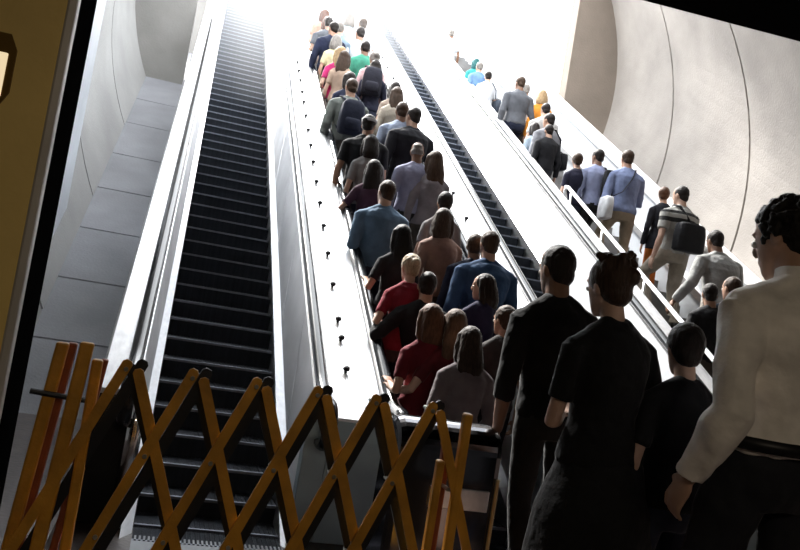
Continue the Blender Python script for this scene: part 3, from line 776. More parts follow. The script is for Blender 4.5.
# ------------------------------------------------------------------ the crowd: where each one stands and what each one wears
CROWD = [
    dict(x=1.77, y=13.624, z=3.173, H=1.72, sex='m', label='person in a dark grey top at the left rail highest up the middle escalator', group='riders on the middle escalator', top=(0.082, 0.0902, 0.1066), haircol=(0.016, 0.011, 0.009), armL=(-0.18, 0.14, 1.105), jacket=True, skin=(0.45, 0.27, 0.19), step=(0, -0.03, 0.1533, 0.23550000000000001), yaw=-9.6, hyaw=-20, vox=0.013, eyes=False, botcol=(0.016, 0.017, 0.022)),
    dict(x=1.77, y=14.427, z=3.633, H=1.66, sex='f', label='person with reddish hair and a salmon top high in the glare of the middle escalator', group='riders on the middle escalator', top=(0.451, 0.2296, 0.164), hair='bob', haircol=(0.1, 0.035, 0.018), skin=(0.5, 0.32, 0.24), step=(0.1533, 0.23550000000000001, 0, -0.03), armR='swing', yaw=8.0, hyaw=8, vox=0.013, eyes=False, botcol=(0.03, 0.036, 0.06)),
    dict(x=1.77, y=13.856, z=3.327, H=1.64, sex='f', label='person with reddish brown hair and pale top just below the salmon top', group='riders on the middle escalator', top=(0.533, 0.492, 0.4756), hair='bob', haircol=(0.1, 0.035, 0.018), skin=(0.45, 0.27, 0.19), step=(0, 0, 0, 0.02), yaw=4.8, hyaw=-8, vox=0.013, eyes=False, botcol=(0.02, 0.02, 0.02)),
    dict(x=1.77, y=12.996, z=2.867, H=1.74, sex='m', label='person in a dark navy jacket high on the middle escalator above the magenta top', group='riders on the middle escalator', top=(0.0148, 0.0197, 0.0451), jacket=True, sleeve='long', skin=(0.36, 0.2, 0.13), step=(0, -0.03, 0.1533, 0.23550000000000001), armR='bent', yaw=1.6, hyaw=20, vox=0.013, eyes=False, botcol=(0.07, 0.06, 0.05)),
    dict(x=2.218, y=14.333, z=3.633, H=1.68, sex='f', label='person in a light blue top high on the right of the middle escalator', group='riders on the middle escalator', top=(0.3444, 0.492, 0.5904), hair='bob', haircol=(0.22, 0.2, 0.18), skin=(0.45, 0.27, 0.19), step=(0.1533, 0.23550000000000001, 0, -0.03), yaw=-1.6, hyaw=4, vox=0.013, eyes=False, botcol=(0.016, 0.017, 0.022)),
    dict(x=1.911, y=13.262, z=3.02, H=1.7, sex='m', label='grey-haired person in a dusty blue shirt beside the navy jacket', group='riders on the middle escalator', top=(0.205, 0.2706, 0.3444), haircol=(0.22, 0.2, 0.18), skin=(0.5, 0.32, 0.24), step=(0, 0, 0, 0.02), armR='swing', yaw=-4.8, hyaw=-12, vox=0.013, eyes=False, botcol=(0.03, 0.036, 0.06)),
    dict(x=2.431, y=14.1, z=3.48, H=1.72, sex='m', label='short-haired person in white, farthest along the right side of the middle escalator', group='riders on the middle escalator', top=(0.656, 0.656, 0.656), haircol=(0.05, 0.028, 0.016), skin=(0.2, 0.105, 0.065), step=(0, -0.03, 0.1533, 0.23550000000000001), yaw=-8.0, hyaw=16, vox=0.013, eyes=False, botcol=(0.02, 0.02, 0.02)),
    dict(x=2.284, y=13.29, z=3.02, H=1.72, sex='m', label='dark-haired person in a white shirt just below the farthest white one on the right', group='riders on the middle escalator', top=(0.615, 0.6232, 0.6396), haircol=(0.016, 0.011, 0.009), skin=(0.36, 0.2, 0.13), step=(0.1533, 0.23550000000000001, 0, -0.03), armR='bent', yaw=9.6, hyaw=0, vox=0.013, eyes=False, botcol=(0.07, 0.06, 0.05)),
    dict(x=1.833, y=12.802, z=2.713, H=1.62, sex='f', label='person with grey hair and a pale yellow wrap above the magenta top', group='riders on the middle escalator', top=(0.615, 0.5576, 0.3444), hair='bob', haircol=(0.22, 0.2, 0.18), skin=(0.45, 0.27, 0.19), step=(0, 0, 0, 0.02), yaw=6.4, hyaw=-16, vox=0.013, eyes=False, botcol=(0.016, 0.017, 0.022)),
    dict(x=1.77, y=11.75, z=2.1, H=1.72, sex='f', label='person with blonde hair and a bright magenta top on the left of the middle escalator', group='riders on the middle escalator', top=(0.451, 0.0246, 0.1312), hair='long', haircol=(0.34, 0.23, 0.12), armL=(-0.18, 0.14, 1.096), skin=(0.5, 0.32, 0.24), step=(0, -0.03, 0.1533, 0.23550000000000001), armR='swing', yaw=3.2, hyaw=12, vox=0.013, eyes=False, botcol=(0.03, 0.036, 0.06)),
    dict(x=2.269, y=12.511, z=2.56, H=1.7, sex='m', label='dark-haired person in a green top on the right of the middle escalator', group='riders on the middle escalator', top=(0.0492, 0.246, 0.164), haircol=(0.016, 0.011, 0.009), sleeve='long', skin=(0.2, 0.105, 0.065), step=(0.1533, 0.23550000000000001, 0, -0.03), yaw=0.0, hyaw=-4, vox=0.013, eyes=False, botcol=(0.02, 0.02, 0.02)),
    dict(x=1.828, y=11.656, z=2.1, H=1.64, sex='f', label='long-haired person in a beige top just below the magenta top', group='riders on the middle escalator', top=(0.41, 0.2952, 0.2214), hair='long', haircol=(0.05, 0.028, 0.016), skin=(0.5, 0.32, 0.24), step=(0, 0, 0, 0.02), armR='bent', yaw=-3.2, hyaw=-20, vox=0.013, eyes=False, botcol=(0.07, 0.06, 0.05)),
    dict(x=2.334, y=11.954, z=2.254, H=1.7, sex='f', label='person in a pale pink top with dark backpack below the green top', group='riders on the middle escalator', top=(0.5904, 0.4264, 0.4264), hair='bun', haircol=(0.22, 0.2, 0.18), sleeve='long', bag=('backpack', 'dark backpack on the person in pale pink', (0.02, 0.02, 0.03)), skin=(0.45, 0.27, 0.19), step=(0, -0.03, 0.1533, 0.23550000000000001), yaw=-6.4, hyaw=8, vox=0.013, eyes=False, botcol=(0.016, 0.017, 0.022)),
    dict(x=2.349, y=11.829, z=2.1, H=1.68, sex='f', label='person with long black hair and a dark navy coat on the right below pale pink', group='riders on the middle escalator', top=(0.0148, 0.0164, 0.0328), hair='long', haircol=(0.016, 0.011, 0.009), sleeve='long', jacket=True, skin=(0.5, 0.32, 0.24), step=(0.1533, 0.23550000000000001, 0, -0.03), armR='swing', yaw=-9.6, hyaw=-8, vox=0.013, eyes=False, botcol=(0.03, 0.036, 0.06)),
    dict(x=1.785, y=10.636, z=1.487, H=1.66, sex='f', label='dark-haired person in a dark blue top hidden in front of the grey-green jacket', group='riders on the middle escalator', top=(0.0148, 0.0197, 0.0451), hair='bob', haircol=(0.016, 0.011, 0.009), sleeve='long', skin=(0.45, 0.27, 0.19), step=(0, 0, 0, 0.02), yaw=8.0, hyaw=20, vox=0.01, eyes=False, botcol=(0.02, 0.02, 0.02)),
    dict(x=1.77, y=10.258, z=1.181, H=1.78, sex='m', label='person in a grey-green jacket with a dark backpack on the left of the middle escalator', group='riders on the middle escalator', top=(0.164, 0.1804, 0.164), haircol=(0.05, 0.028, 0.016), sleeve='long', jacket=True, build=1.08, bag=('backpack', 'navy backpack on the grey-green jacket', (0.012, 0.015, 0.03)), skin=(0.36, 0.2, 0.13), step=(0, -0.03, 0.1533, 0.23550000000000001), armR='bent', yaw=4.8, hyaw=4, vox=0.01, eyes=False, botcol=(0.07, 0.06, 0.05)),
    dict(x=2.529, y=11.013, z=1.64, H=1.64, sex='f', label='dark-haired person in a striped tan top just ahead of the long-haired one in beige', group='riders on the middle escalator', top=(0.3444, 0.2788, 0.2296), hair='bob', haircol=(0.016, 0.011, 0.009), skin=(0.45, 0.27, 0.19), step=(0.1533, 0.23550000000000001, 0, -0.03), yaw=1.6, hyaw=-12, vox=0.013, eyes=False, botcol=(0.016, 0.017, 0.022)),
    dict(x=2.503, y=10.787, z=1.487, H=1.66, sex='f', label='long-haired person in a beige top on the right above the light blue shirt', group='riders on the middle escalator', top=(0.3936, 0.3444, 0.2788), hair='long', haircol=(0.05, 0.028, 0.016), sleeve='long', skin=(0.5, 0.32, 0.24), step=(0, 0, 0, 0.02), armR='swing', yaw=-1.6, hyaw=16, vox=0.01, eyes=False, botcol=(0.03, 0.036, 0.06)),
    dict(x=2.337, y=9.604, z=0.874, H=1.76, sex='m', label='brown-haired person in a light blue-grey shirt behind the broad black shirt', group='riders on the middle escalator', top=(0.2952, 0.3444, 0.451), haircol=(0.05, 0.028, 0.016), skin=(0.2, 0.105, 0.065), step=(0, -0.03, 0.1533, 0.23550000000000001), yaw=-4.8, hyaw=0, vox=0.01, eyes=False, botcol=(0.02, 0.02, 0.02)),
    dict(x=1.77, y=8.722, z=0.414, H=1.75, sex='m', label='person in a black shirt with a pale headband on the left of the middle escalator', group='riders on the middle escalator', top=(0.0098, 0.0098, 0.0115), haircol=(0.016, 0.011, 0.009), cap=(0.45, 0.45, 0.45), build=1.05, skin=(0.36, 0.2, 0.13), step=(0.1533, 0.23550000000000001, 0, -0.03), armR='bent', yaw=-8.0, hyaw=-16, vox=0.01, botcol=(0.07, 0.06, 0.05)),
    dict(x=2.456, y=9.429, z=0.721, H=1.84, sex='m', label='broad-shouldered person in a black shirt on the right above the lavender shirt', group='riders on the middle escalator', top=(0.0107, 0.0107, 0.0148), haircol=(0.016, 0.011, 0.009), build=1.18, sleeve='long', skin=(0.45, 0.27, 0.19), step=(0, 0, 0, 0.02), yaw=9.6, hyaw=12, vox=0.01, eyes=False, botcol=(0.016, 0.017, 0.022)),
    dict(x=1.795, y=8.543, z=0.261, H=1.64, sex='f', label='person with dark bobbed hair and a grey top behind the headband wearer', group='riders on the middle escalator', top=(0.2132, 0.205, 0.205), hair='bob', haircol=(0.016, 0.011, 0.009), skin=(0.5, 0.32, 0.24), step=(0, -0.03, 0.1533, 0.23550000000000001), armR='swing', yaw=6.4, hyaw=-4, vox=0.01, botcol=(0.03, 0.036, 0.06)),
    dict(x=2.324, y=8.49, z=0.261, H=1.67, sex='m', label='bald grey-haired person in a lavender shirt beside the long brown hair', group='riders on the middle escalator', top=(0.2952, 0.3034, 0.4264), hair='balding', haircol=(0.22, 0.2, 0.18), sleeve='long', skin=(0.2, 0.105, 0.065), step=(0.1533, 0.23550000000000001, 0, -0.03), yaw=3.2, hyaw=-20, vox=0.01, botcol=(0.02, 0.02, 0.02)),
    dict(x=2.513, y=8.413, z=0.108, H=1.75, sex='f', label='person with long brown hair hanging over a mauve-grey top on the right rail', group='riders on the middle escalator', top=(0.246, 0.2214, 0.2378), hair='long', haircol=(0.07, 0.04, 0.025), hlen=-0.24, sleeve='long', skin=(0.5, 0.32, 0.24), step=(0, 0, 0, 0.02), armR='bent', yaw=0.0, hyaw=8, vox=0.01, botcol=(0.07, 0.06, 0.05)),
    dict(x=1.794, y=8.17, z=-0.045, H=1.61, sex='f', label='long-haired person in a plum top holding the left rail above the denim shirt', group='riders on the middle escalator', top=(0.0574, 0.0246, 0.041), hair='long', haircol=(0.016, 0.011, 0.009), armL=(-0.204, 0.14, 1.175), skin=(0.45, 0.27, 0.19), step=(0, -0.03, 0.1533, 0.23550000000000001), yaw=-3.2, hyaw=-8, vox=0.01, botcol=(0.016, 0.017, 0.022)),
    dict(x=1.77, y=7.357, z=-0.505, H=1.75, sex='m', label='person in a denim-blue shirt on the left of the middle escalator', group='riders on the middle escalator', top=(0.1066, 0.1804, 0.2788), haircol=(0.05, 0.028, 0.016), sleeve='long', build=1.06, armL=(-0.18, 0.14, 1.165), skin=(0.5, 0.32, 0.24), step=(0.1533, 0.23550000000000001, 0, -0.03), armR='swing', yaw=-6.4, hyaw=20, vox=0.008, botcol=(0.03, 0.036, 0.06)),
    dict(x=2.398, y=7.453, z=-0.352, H=1.62, sex='f', label='dark-haired person in a grey top hidden behind the pinkish beige top', group='riders on the middle escalator', top=(0.1804, 0.164, 0.164), hair='short', haircol=(0.016, 0.011, 0.009), skin=(0.45, 0.27, 0.19), step=(0, 0, 0, 0.02), yaw=-9.6, hyaw=4, vox=0.008, botcol=(0.02, 0.02, 0.02)),
    dict(x=2.294, y=7.045, z=-0.658, H=1.7, sex='f', label='person with brown hair and a pinkish beige top turning the head to the right', group='riders on the middle escalator', top=(0.2788, 0.1804, 0.1476), hair='bob', haircol=(0.06, 0.04, 0.03), sleeve='long', hyaw=-35, build=1.1, skin=(0.5, 0.32, 0.24), step=(0, -0.03, 0.1533, 0.23550000000000001), armR='bent', yaw=8.0, vox=0.008, botcol=(0.07, 0.06, 0.05)),
    dict(x=1.801, y=6.646, z=-0.811, H=1.58, sex='f', label='person with long black hair and bare arm on the left rail behind the denim shirt', group='riders on the middle escalator', top=(0.0131, 0.0131, 0.0164), hair='long', haircol=(0.008, 0.007, 0.008), armL=(-0.211, 0.14, 1.061), sleeve='short', skin=(0.45, 0.27, 0.19), step=(0.1533, 0.23550000000000001, 0, -0.03), yaw=4.8, hyaw=16, vox=0.008, botcol=(0.016, 0.017, 0.022)),
    dict(x=2.6, y=6.588, z=-0.965, H=1.83, sex='m', label='person in a deep blue shirt on the right of the middle escalator', group='riders on the middle escalator', top=(0.0287, 0.0697, 0.1558), haircol=(0.05, 0.028, 0.016), sleeve='long', build=1.14, skin=(0.5, 0.32, 0.24), step=(0, 0, 0, 0.02), armR='swing', yaw=1.6, hyaw=0, vox=0.008, botcol=(0.03, 0.036, 0.06)),
    dict(x=2.545, y=6.796, z=-0.811, H=1.65, sex='m', label='brown-haired person in a dark navy jacket just left of the deep blue shirt', group='riders on the middle escalator', top=(0.0131, 0.018, 0.041), haircol=(0.05, 0.028, 0.016), sleeve='long', jacket=True, skin=(0.2, 0.105, 0.065), step=(0, -0.03, 0.1533, 0.23550000000000001), yaw=-1.6, hyaw=-16, vox=0.008, botcol=(0.02, 0.02, 0.02)),
    dict(x=1.791, y=6.122, z=-1.117, H=1.62, sex='f', label='person with light blonde hair and a red top reaching for the left rail', group='riders on the middle escalator', top=(0.2214, 0.0148, 0.0287), hair='bun', haircol=(0.42, 0.33, 0.22), armL=(-0.201, 0.14, 1.065), lean=0.12, tilt=14, skin=(0.5, 0.32, 0.24), step=(0.1533, 0.23550000000000001, 0, -0.03), armR='bent', yaw=-4.8, hyaw=12, vox=0.008, botcol=(0.07, 0.06, 0.05)),
    dict(x=1.912, y=6.037, z=-1.27, H=1.64, sex='m', label='dark-haired person in black between the two red tops', group='riders on the middle escalator', top=(0.0098, 0.0098, 0.0115), haircol=(0.016, 0.011, 0.009), sleeve='long', armL=(-0.322, 0.14, 1.168), skin=(0.45, 0.27, 0.19), step=(0, 0, 0, 0.02), yaw=-8.0, hyaw=-4, vox=0.008, botcol=(0.016, 0.017, 0.022)),
    dict(x=2.414, y=6.089, z=-1.117, H=1.56, sex='f', label='person with dark hair turned left in a navy top behind the deep blue shirt', group='riders on the middle escalator', top=(0.0164, 0.0164, 0.0492), hair='bob', haircol=(0.016, 0.011, 0.009), hyaw=50, skin=(0.5, 0.32, 0.24), step=(0, -0.03, 0.1533, 0.23550000000000001), armR='swing', yaw=9.6, vox=0.008, botcol=(0.03, 0.036, 0.06)),
    dict(x=1.77, y=5.368, z=-1.543, H=1.65, sex='f', label='person with chin-length light brown hair and a dark red top at the left rail', group='riders on the middle escalator', top=(0.1312, 0.0098, 0.018), hair='bob', haircol=(0.1, 0.045, 0.025), armL=(-0.18, 0.14, 1.055), skin=(0.45, 0.27, 0.19), step=(0, 0.0, 0, 0.03), yaw=6.4, hyaw=8, vox=0.008, botcol=(0.02, 0.02, 0.02)),
    dict(x=1.938, y=5.305, z=-1.543, H=1.64, sex='f', label='person with long brown hair and a maroon top between dark red and mauve tops', group='riders on the middle escalator', top=(0.0984, 0.0115, 0.0164), hair='long', haircol=(0.09, 0.05, 0.03), armL=(-0.348, 0.14, 1.018), skin=(0.5, 0.32, 0.24), step=(0, 0.0, 0, 0.03), armR='bent', yaw=3.2, hyaw=-8, vox=0.008, botcol=(0.07, 0.06, 0.05)),
    dict(x=2.457, y=5.661, z=-1.421, H=1.62, sex='f', label='person with pinned dark hair half hidden by the tall black shirt in front', group='riders on the middle escalator', top=(0.041, 0.0369, 0.0369), hair='bun', haircol=(0.05, 0.028, 0.016), skin=(0.45, 0.27, 0.19), step=(0, 0.0, 0, 0.03), yaw=0.0, hyaw=20, vox=0.008, botcol=(0.016, 0.017, 0.022)),
    dict(x=1.944, y=5.0, z=-1.56, H=1.555, sex='f', label='person with long dark hair over a mauve-grey top at the foot of the middle escalator', group='riders on the middle escalator', top=(0.1804, 0.1517, 0.1599), hair='long', haircol=(0.035, 0.022, 0.016), sleeve='long', hlen=-0.14, build=1.08, skin=(0.5, 0.32, 0.24), step=(0, 0.0, 0, 0.03), armR='swing', yaw=-3.2, hyaw=4, vox=0.008, botcol=(0.03, 0.036, 0.06)),
    dict(x=5.0, y=17.102, z=5.089, H=1.5, sex='m', label='faint dark-haired person highest up the right-hand stair in the glare', group='people climbing the right-hand stair', top=(0.615, 0.6396, 0.656), haircol=(0.22, 0.2, 0.18), skin=(0.2, 0.105, 0.065), step=(0, -0.03, 0.1732, 0.27), yaw=-6.4, hyaw=-12, vox=0.013, eyes=False, botcol=(0.02, 0.02, 0.02)),
    dict(x=5.0, y=15.056, z=3.876, H=1.48, sex='f', label='person in a pale turquoise top high on the right-hand stair', group='people climbing the right-hand stair', top=(0.041, 0.2788, 0.2624), hair='bob', haircol=(0.02, 0.1, 0.1), skin=(0.5, 0.32, 0.24), step=(0.1732, 0.27, 0, -0.03), armR='bent', yaw=-9.6, hyaw=16, vox=0.013, eyes=False, botcol=(0.07, 0.06, 0.05)),
    dict(x=5.0, y=14.764, z=3.703, H=1.5, sex='m', label='person in a pale blue shirt high on the right-hand stair beside turquoise', group='people climbing the right-hand stair', top=(0.1312, 0.2296, 0.3936), haircol=(0.22, 0.2, 0.18), skin=(0.45, 0.27, 0.19), step=(0, -0.03, 0.1732, 0.27), yaw=8.0, hyaw=0, vox=0.013, eyes=False, botcol=(0.016, 0.017, 0.022)),
    dict(x=5.0, y=14.158, z=3.357, H=1.5, sex='m', label='dark-haired person in white with a dark bag high on the right-hand stair', group='people climbing the right-hand stair', top=(0.615, 0.6314, 0.656), haircol=(0.016, 0.011, 0.009), bag=('shoulder', 'dark bag hanging at the side of the far person in white', (0.05, 0.06, 0.08)), skin=(0.5, 0.32, 0.24), step=(0.1732, 0.27, 0, -0.03), armR='swing', yaw=4.8, hyaw=-16, vox=0.013, eyes=False, botcol=(0.03, 0.036, 0.06)),
    dict(x=5.14, y=12.844, z=2.664, H=1.8, sex='m', label='person in a dark grey striped top standing clear at the upper left of the stair', group='people climbing the right-hand stair', top=(0.0984, 0.1025, 0.1148), haircol=(0.05, 0.028, 0.016), sleeve='long', build=1.1, botcol=(0.0164, 0.0205, 0.041), skin=(0.2, 0.105, 0.065), step=(0, -0.03, 0.1732, 0.27), yaw=1.6, hyaw=12, vox=0.013, eyes=False),
    dict(x=5.453, y=13.319, z=2.837, H=1.68, sex='m', label='person in a pale blue-white shirt ahead of the orange top on the stair', group='people climbing the right-hand stair', top=(0.492, 0.5412, 0.5904), haircol=(0.22, 0.2, 0.18), skin=(0.36, 0.2, 0.13), step=(0.1732, 0.27, 0, -0.03), armR='bent', yaw=-1.6, hyaw=-4, vox=0.013, eyes=False, botcol=(0.07, 0.06, 0.05)),
    dict(x=5.589, y=12.829, z=2.664, H=1.66, sex='f', label='person with blonde hair and an orange top on the upper stair', group='people climbing the right-hand stair', top=(0.656, 0.246, 0.0328), hair='bob', haircol=(0.34, 0.23, 0.12), sleeve='long', skin=(0.45, 0.27, 0.19), step=(0, -0.03, 0.1732, 0.27), yaw=-4.8, hyaw=-20, vox=0.013, eyes=False, botcol=(0.016, 0.017, 0.022)),
    dict(x=5.316, y=11.998, z=2.144, H=1.7, sex='m', label='dark-haired person in a pale shirt just below the orange top', group='people climbing the right-hand stair', top=(0.41, 0.3936, 0.3772), haircol=(0.016, 0.011, 0.009), skin=(0.5, 0.32, 0.24), step=(0.1732, 0.27, 0, -0.03), armR='swing', yaw=-8.0, hyaw=8, vox=0.013, eyes=False, botcol=(0.03, 0.036, 0.06)),
    dict(x=5.14, y=11.888, z=1.971, H=1.48, sex='f', label='person in a light blue shirt beside the black jacket on the stair', group='people climbing the right-hand stair', top=(0.369, 0.451, 0.533), hair='bob', haircol=(0.016, 0.011, 0.009), skin=(0.45, 0.27, 0.19), step=(0, -0.03, 0.1732, 0.27), yaw=9.6, hyaw=-8, vox=0.013, eyes=False, botcol=(0.02, 0.02, 0.02)),
    dict(x=5.181, y=11.479, z=1.798, H=1.74, sex='m', label='dark-haired person in a grey shirt with a black bag strap on the stair', group='people climbing the right-hand stair', top=(0.2132, 0.2132, 0.2296), haircol=(0.016, 0.011, 0.009), sleeve='long', bag=('shoulder', 'black bag on the grey shirt of the upper stair', (0.012, 0.012, 0.014)), skin=(0.36, 0.2, 0.13), step=(0.1732, 0.27, 0, -0.03), armR='bent', yaw=6.4, hyaw=20, vox=0.013, eyes=False, botcol=(0.07, 0.06, 0.05)),
    dict(x=5.14, y=11.339, z=1.798, H=1.52, sex='m', label='dark-haired person in a black jacket on the left of the upper stair', group='people climbing the right-hand stair', top=(0.0098, 0.0098, 0.0115), haircol=(0.016, 0.011, 0.009), sleeve='long', jacket=True, skin=(0.45, 0.27, 0.19), step=(0, -0.03, 0.1732, 0.27), yaw=3.2, hyaw=4, vox=0.013, eyes=False, botcol=(0.016, 0.017, 0.022)),
    dict(x=5.14, y=10.212, z=1.105, H=1.58, sex='f', label='brown-haired person in a dark navy top leaning by the rail of the stair', group='people climbing the right-hand stair', top=(0.0148, 0.0148, 0.0328), hair='short', haircol=(0.05, 0.028, 0.016), skin=(0.5, 0.32, 0.24), step=(0.1732, 0.27, 0, -0.03), armR='swing', yaw=0.0, hyaw=-12, vox=0.01, eyes=False, botcol=(0.03, 0.036, 0.06)),
    dict(x=5.433, y=10.182, z=1.105, H=1.7, sex='m', label='person in a lavender-blue shirt with a black backpack on the stair', group='people climbing the right-hand stair', top=(0.3116, 0.3444, 0.5084), haircol=(0.016, 0.011, 0.009), sleeve='long', bag=('side', 'black rucksack slung on the right shoulder of the lavender-blue shirt', (0.012, 0.012, 0.014)), skin=(0.2, 0.105, 0.065), step=(0, -0.03, 0.1732, 0.27), yaw=-3.2, hyaw=16, vox=0.01, eyes=False, botcol=(0.02, 0.02, 0.02)),
    dict(x=5.753, y=9.862, z=0.932, H=1.9, sex='m', label='person in a blue shirt and tan trousers with a diagonal bag strap on the stair', group='people climbing the right-hand stair', top=(0.1968, 0.2378, 0.3854), haircol=(0.05, 0.028, 0.016), sleeve='long', botcol=(0.3444, 0.2788, 0.205), lean=0.12, bag=('cross', 'white bag hanging at the left hip of the blue shirt and tan trousers', (0.75, 0.76, 0.78)), skin=(0.36, 0.2, 0.13), step=(0.1732, 0.27, 0, -0.03), armR='bent', yaw=-6.4, hyaw=0, vox=0.01, eyes=False),
    dict(x=6.241, y=9.649, z=0.758, H=1.6, sex='f', label='person with reddish brown hair, a black top and an orange skirt on the stair', group='people climbing the right-hand stair', top=(0.0131, 0.0131, 0.018), hair='short', haircol=(0.09, 0.04, 0.02), sleeve='long', bottom='trousers', botcol=(0.3444, 0.0984, 0.0164), hem=0.78, skin=(0.45, 0.27, 0.19), step=(0, -0.03, 0.1732, 0.27), yaw=-9.6, hyaw=-16, vox=0.01, eyes=False),
    dict(x=6.204, y=9.18, z=0.412, H=1.9, sex='m', label='person in a pale polo with dark chest stripes and a black pack on the stair', group='people climbing the right-hand stair', top=(0.3444, 0.3362, 0.3116), haircol=(0.016, 0.011, 0.009), botcol=(0.2952, 0.2542, 0.205), bag=('waist', 'black pack slung low across the back of the striped polo', (0.012, 0.012, 0.014)), stripes=[(0.62, (0.02, 0.02, 0.02)), (0.71, (0.3444, 0.3362, 0.3116)), (0.8, (0.03, 0.03, 0.03)), (0.86, (0.3444, 0.3362, 0.3116))], build=1.15, skin=(0.5, 0.32, 0.24), step=(0.1732, 0.27, 0, -0.03), armR='swing', yaw=8.0, hyaw=12, vox=0.01, eyes=False),
    dict(x=5.951, y=7.763, z=-0.281, H=1.9, sex='m', label='person in a light grey shirt bending forward at the right of the stair', group='people climbing the right-hand stair', top=(0.2788, 0.2788, 0.2706), haircol=(0.016, 0.011, 0.009), sleeve='long', botcol=(0.2788, 0.2542, 0.2214), lean=0.3, armL='out', build=1.22, skin=(0.2, 0.105, 0.065), step=(0, -0.03, 0.1732, 0.27), yaw=4.8, hyaw=-4, vox=0.008),
    dict(x=5.14, y=6.864, z=-0.8, H=1.63, sex='m', label='dark-haired person in black below the bending grey shirt', group='people climbing the right-hand stair', top=(0.0098, 0.0098, 0.0115), haircol=(0.016, 0.011, 0.009), sleeve='long', skin=(0.36, 0.2, 0.13), step=(0.1732, 0.27, 0, -0.03), armR='bent', yaw=1.6, hyaw=-20, vox=0.008, botcol=(0.07, 0.06, 0.05)),
    dict(x=5.392, y=6.875, z=-0.8, H=1.74, sex='m', label='person in a dark blue jacket partly hidden by the large white shirt', group='people climbing the right-hand stair', top=(0.0115, 0.018, 0.0369), haircol=(0.05, 0.028, 0.016), sleeve='long', jacket=True, skin=(0.45, 0.27, 0.19), step=(0, -0.03, 0.1732, 0.27), yaw=-1.6, hyaw=8, vox=0.008, botcol=(0.016, 0.017, 0.022)),
    dict(x=1.976, y=2.732, z=-1.32, H=1.47, sex='f', label='dark-haired person in black between the black tee and the large white shirt', group='people waiting in the foreground', top=(0.0098, 0.0098, 0.0115), hair='short', haircol=(0.016, 0.011, 0.009), vox=0.009, skin=(0.5, 0.32, 0.24), step=(0, -0.05, 0, 0.12), armR='swing', yaw=-4.8, hyaw=-8, botcol=(0.03, 0.036, 0.06)),
    dict(x=1.834, y=3.675, z=-1.32, H=1.8, sex='m', label='person in a black shirt with close-cropped hair left of the black tee', group='people waiting in the foreground', top=(0.0066, 0.0066, 0.0074), haircol=(0.016, 0.011, 0.009), vox=0.007, build=0.9, roll=-5, sleeve='rolled', skin=(0.2, 0.105, 0.065), step=(0, -0.05, 0, 0.12), yaw=-8.0, hyaw=20, botcol=(0.02, 0.02, 0.02)),
    dict(x=1.633, y=2.817, z=-1.32, H=1.68, sex='f', label='person in a black tee with messy pinned-up hair in the centre foreground', group='people waiting in the foreground', top=(0.0066, 0.0066, 0.0074), hair='updo', haircol=(0.04, 0.022, 0.014), vox=0.007, build=1.12, roll=-5, armL=(-0.05, 0.2, 1.03), armR=(0.15, 0.22, 1.03), hang=True, pole=0.9, hs=1.0, bottom='skirt', skirt=0.5, botcol=(0.0082, 0.0082, 0.0098), skin=(0.5, 0.32, 0.24), step=(0, 0.1, 0, -0.14), yaw=9.6, hyaw=4),
    dict(x=2.019, y=2.266, z=-1.32, H=1.94, sex='m', label='person in a white long-sleeved shirt with curly black hair at the right edge', group='people waiting in the foreground', top=(0.85, 0.8, 0.75), hair='curly', haircol=(0.01, 0.008, 0.007), vox=0.0065, sleeve='long', hyaw=12, collar=True, tilt=17, tuck=True, belt=True, wrinkle=0.013, wfreq=9, build=1.06, armL=(-0.285, 0.055, 0.95), hang=True, skin=(0.45, 0.27, 0.19), step=(0, 0.1, 0, -0.14), yaw=6.4, botcol=(0.016, 0.017, 0.022)),
]
for p in CROWD:
    person(p)
    b = p.get('bag')
    if b:
        if b[0] == 'backpack': backpack(p, b[1], b[2])
        elif b[0] == 'shoulder': shoulder_bag(p, b[1], b[2], 1, 1.0, cross=False)
        elif b[0] == 'side': shoulder_bag(p, b[1], b[2], .13, 1.22, (.10, .07, .20), cross=False, name='rucksack', cat='backpack')
        elif b[0] == 'cross': shoulder_bag(p, b[1], b[2], -1, .92, (.15, .06, .14), strapcol=(.02, .02, .03))
        elif b[0] == 'waist': shoulder_bag(p, b[1], b[2], .001, 1.10, (.20, .09, .17), name='pack')

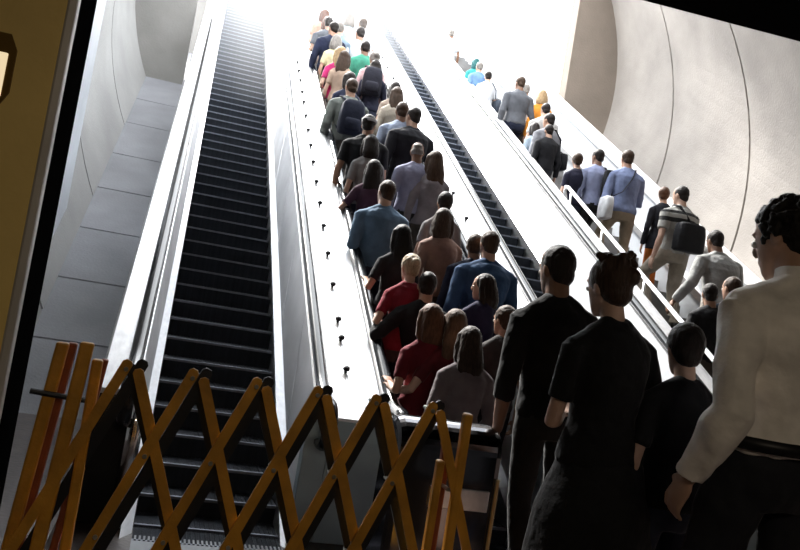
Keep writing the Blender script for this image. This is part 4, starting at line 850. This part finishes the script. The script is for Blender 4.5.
# ------------------------------------------------------------------ bright haze in the daylight at the top
HZ = bpy.data.materials.new('daylight_haze'); HZ.use_nodes = True
nt = HZ.node_tree; nt.nodes.remove(nt.nodes['Principled BSDF'])
vs = nt.nodes.new('ShaderNodeVolumeScatter'); vs.inputs['Color'].default_value = (.97, .985, 1, 1); vs.inputs['Density'].default_value = 0.05; vs.inputs['Anisotropy'].default_value = .2
nt.links.new(vs.outputs[0], nt.nodes['Material Output'].inputs['Volume'])
mb = MB(); y0, y1 = 13.0, 26
mb.prism_x([(y0, zi(y0, -.6)), (y1, zi(y1, -.6)), (y1, zi(y1)+2.6), (y0, zi(y0)+2.6)], -.2, 3.35)
hz = mb.build('haze', HZ); tag(hz, 'white haze in the daylight around the top of the escalators', 'haze', kind='stuff')

# ------------------------------------------------------------------ light
w = bpy.data.worlds.new('sky'); SC.world = w; w.use_nodes = True
bg = w.node_tree.nodes['Background']; bg.inputs['Color'].default_value = (.93, .965, 1.0, 1); bg.inputs['Strength'].default_value = 7.0
sd = bpy.data.lights.new('sun', 'SUN'); so = bpy.data.objects.new('sun', sd); COL.objects.link(so)
sd.energy = 13.0; sd.angle = math.radians(6); sd.color = (1, .97, .92)
tgt = Vector((0, 0, 0)); dirv = Vector((.20, -math.cos(math.radians(46)), -math.sin(math.radians(46))))
so.rotation_euler = dirv.to_track_quat('-Z', 'Y').to_euler(); so.location = (2, 30, 40)
# warm ceiling luminaire of the mezzanine, behind the photographer
la = bpy.data.lights.new('ceiling_lamp', 'AREA'); lo = bpy.data.objects.new('ceiling_lamp', la); COL.objects.link(lo)
la.shape = 'RECTANGLE'; la.size = 1.6; la.size_y = .4; la.energy = 42; la.color = (1, .84, .62)
lo.location = (.6, -2.2, 1.96); lo.rotation_euler = (math.radians(25), 0, 0)
SC.cycles.volume_bounces = 3
SC.view_settings.view_transform = 'Standard'; SC.view_settings.look = 'None'
SC.view_settings.exposure = 0.0; SC.view_settings.gamma = 1; SC.view_settings.use_curve_mapping = False
if TMP: bpy.data.scenes.remove(TMP)
bpy.context.view_layer.update()
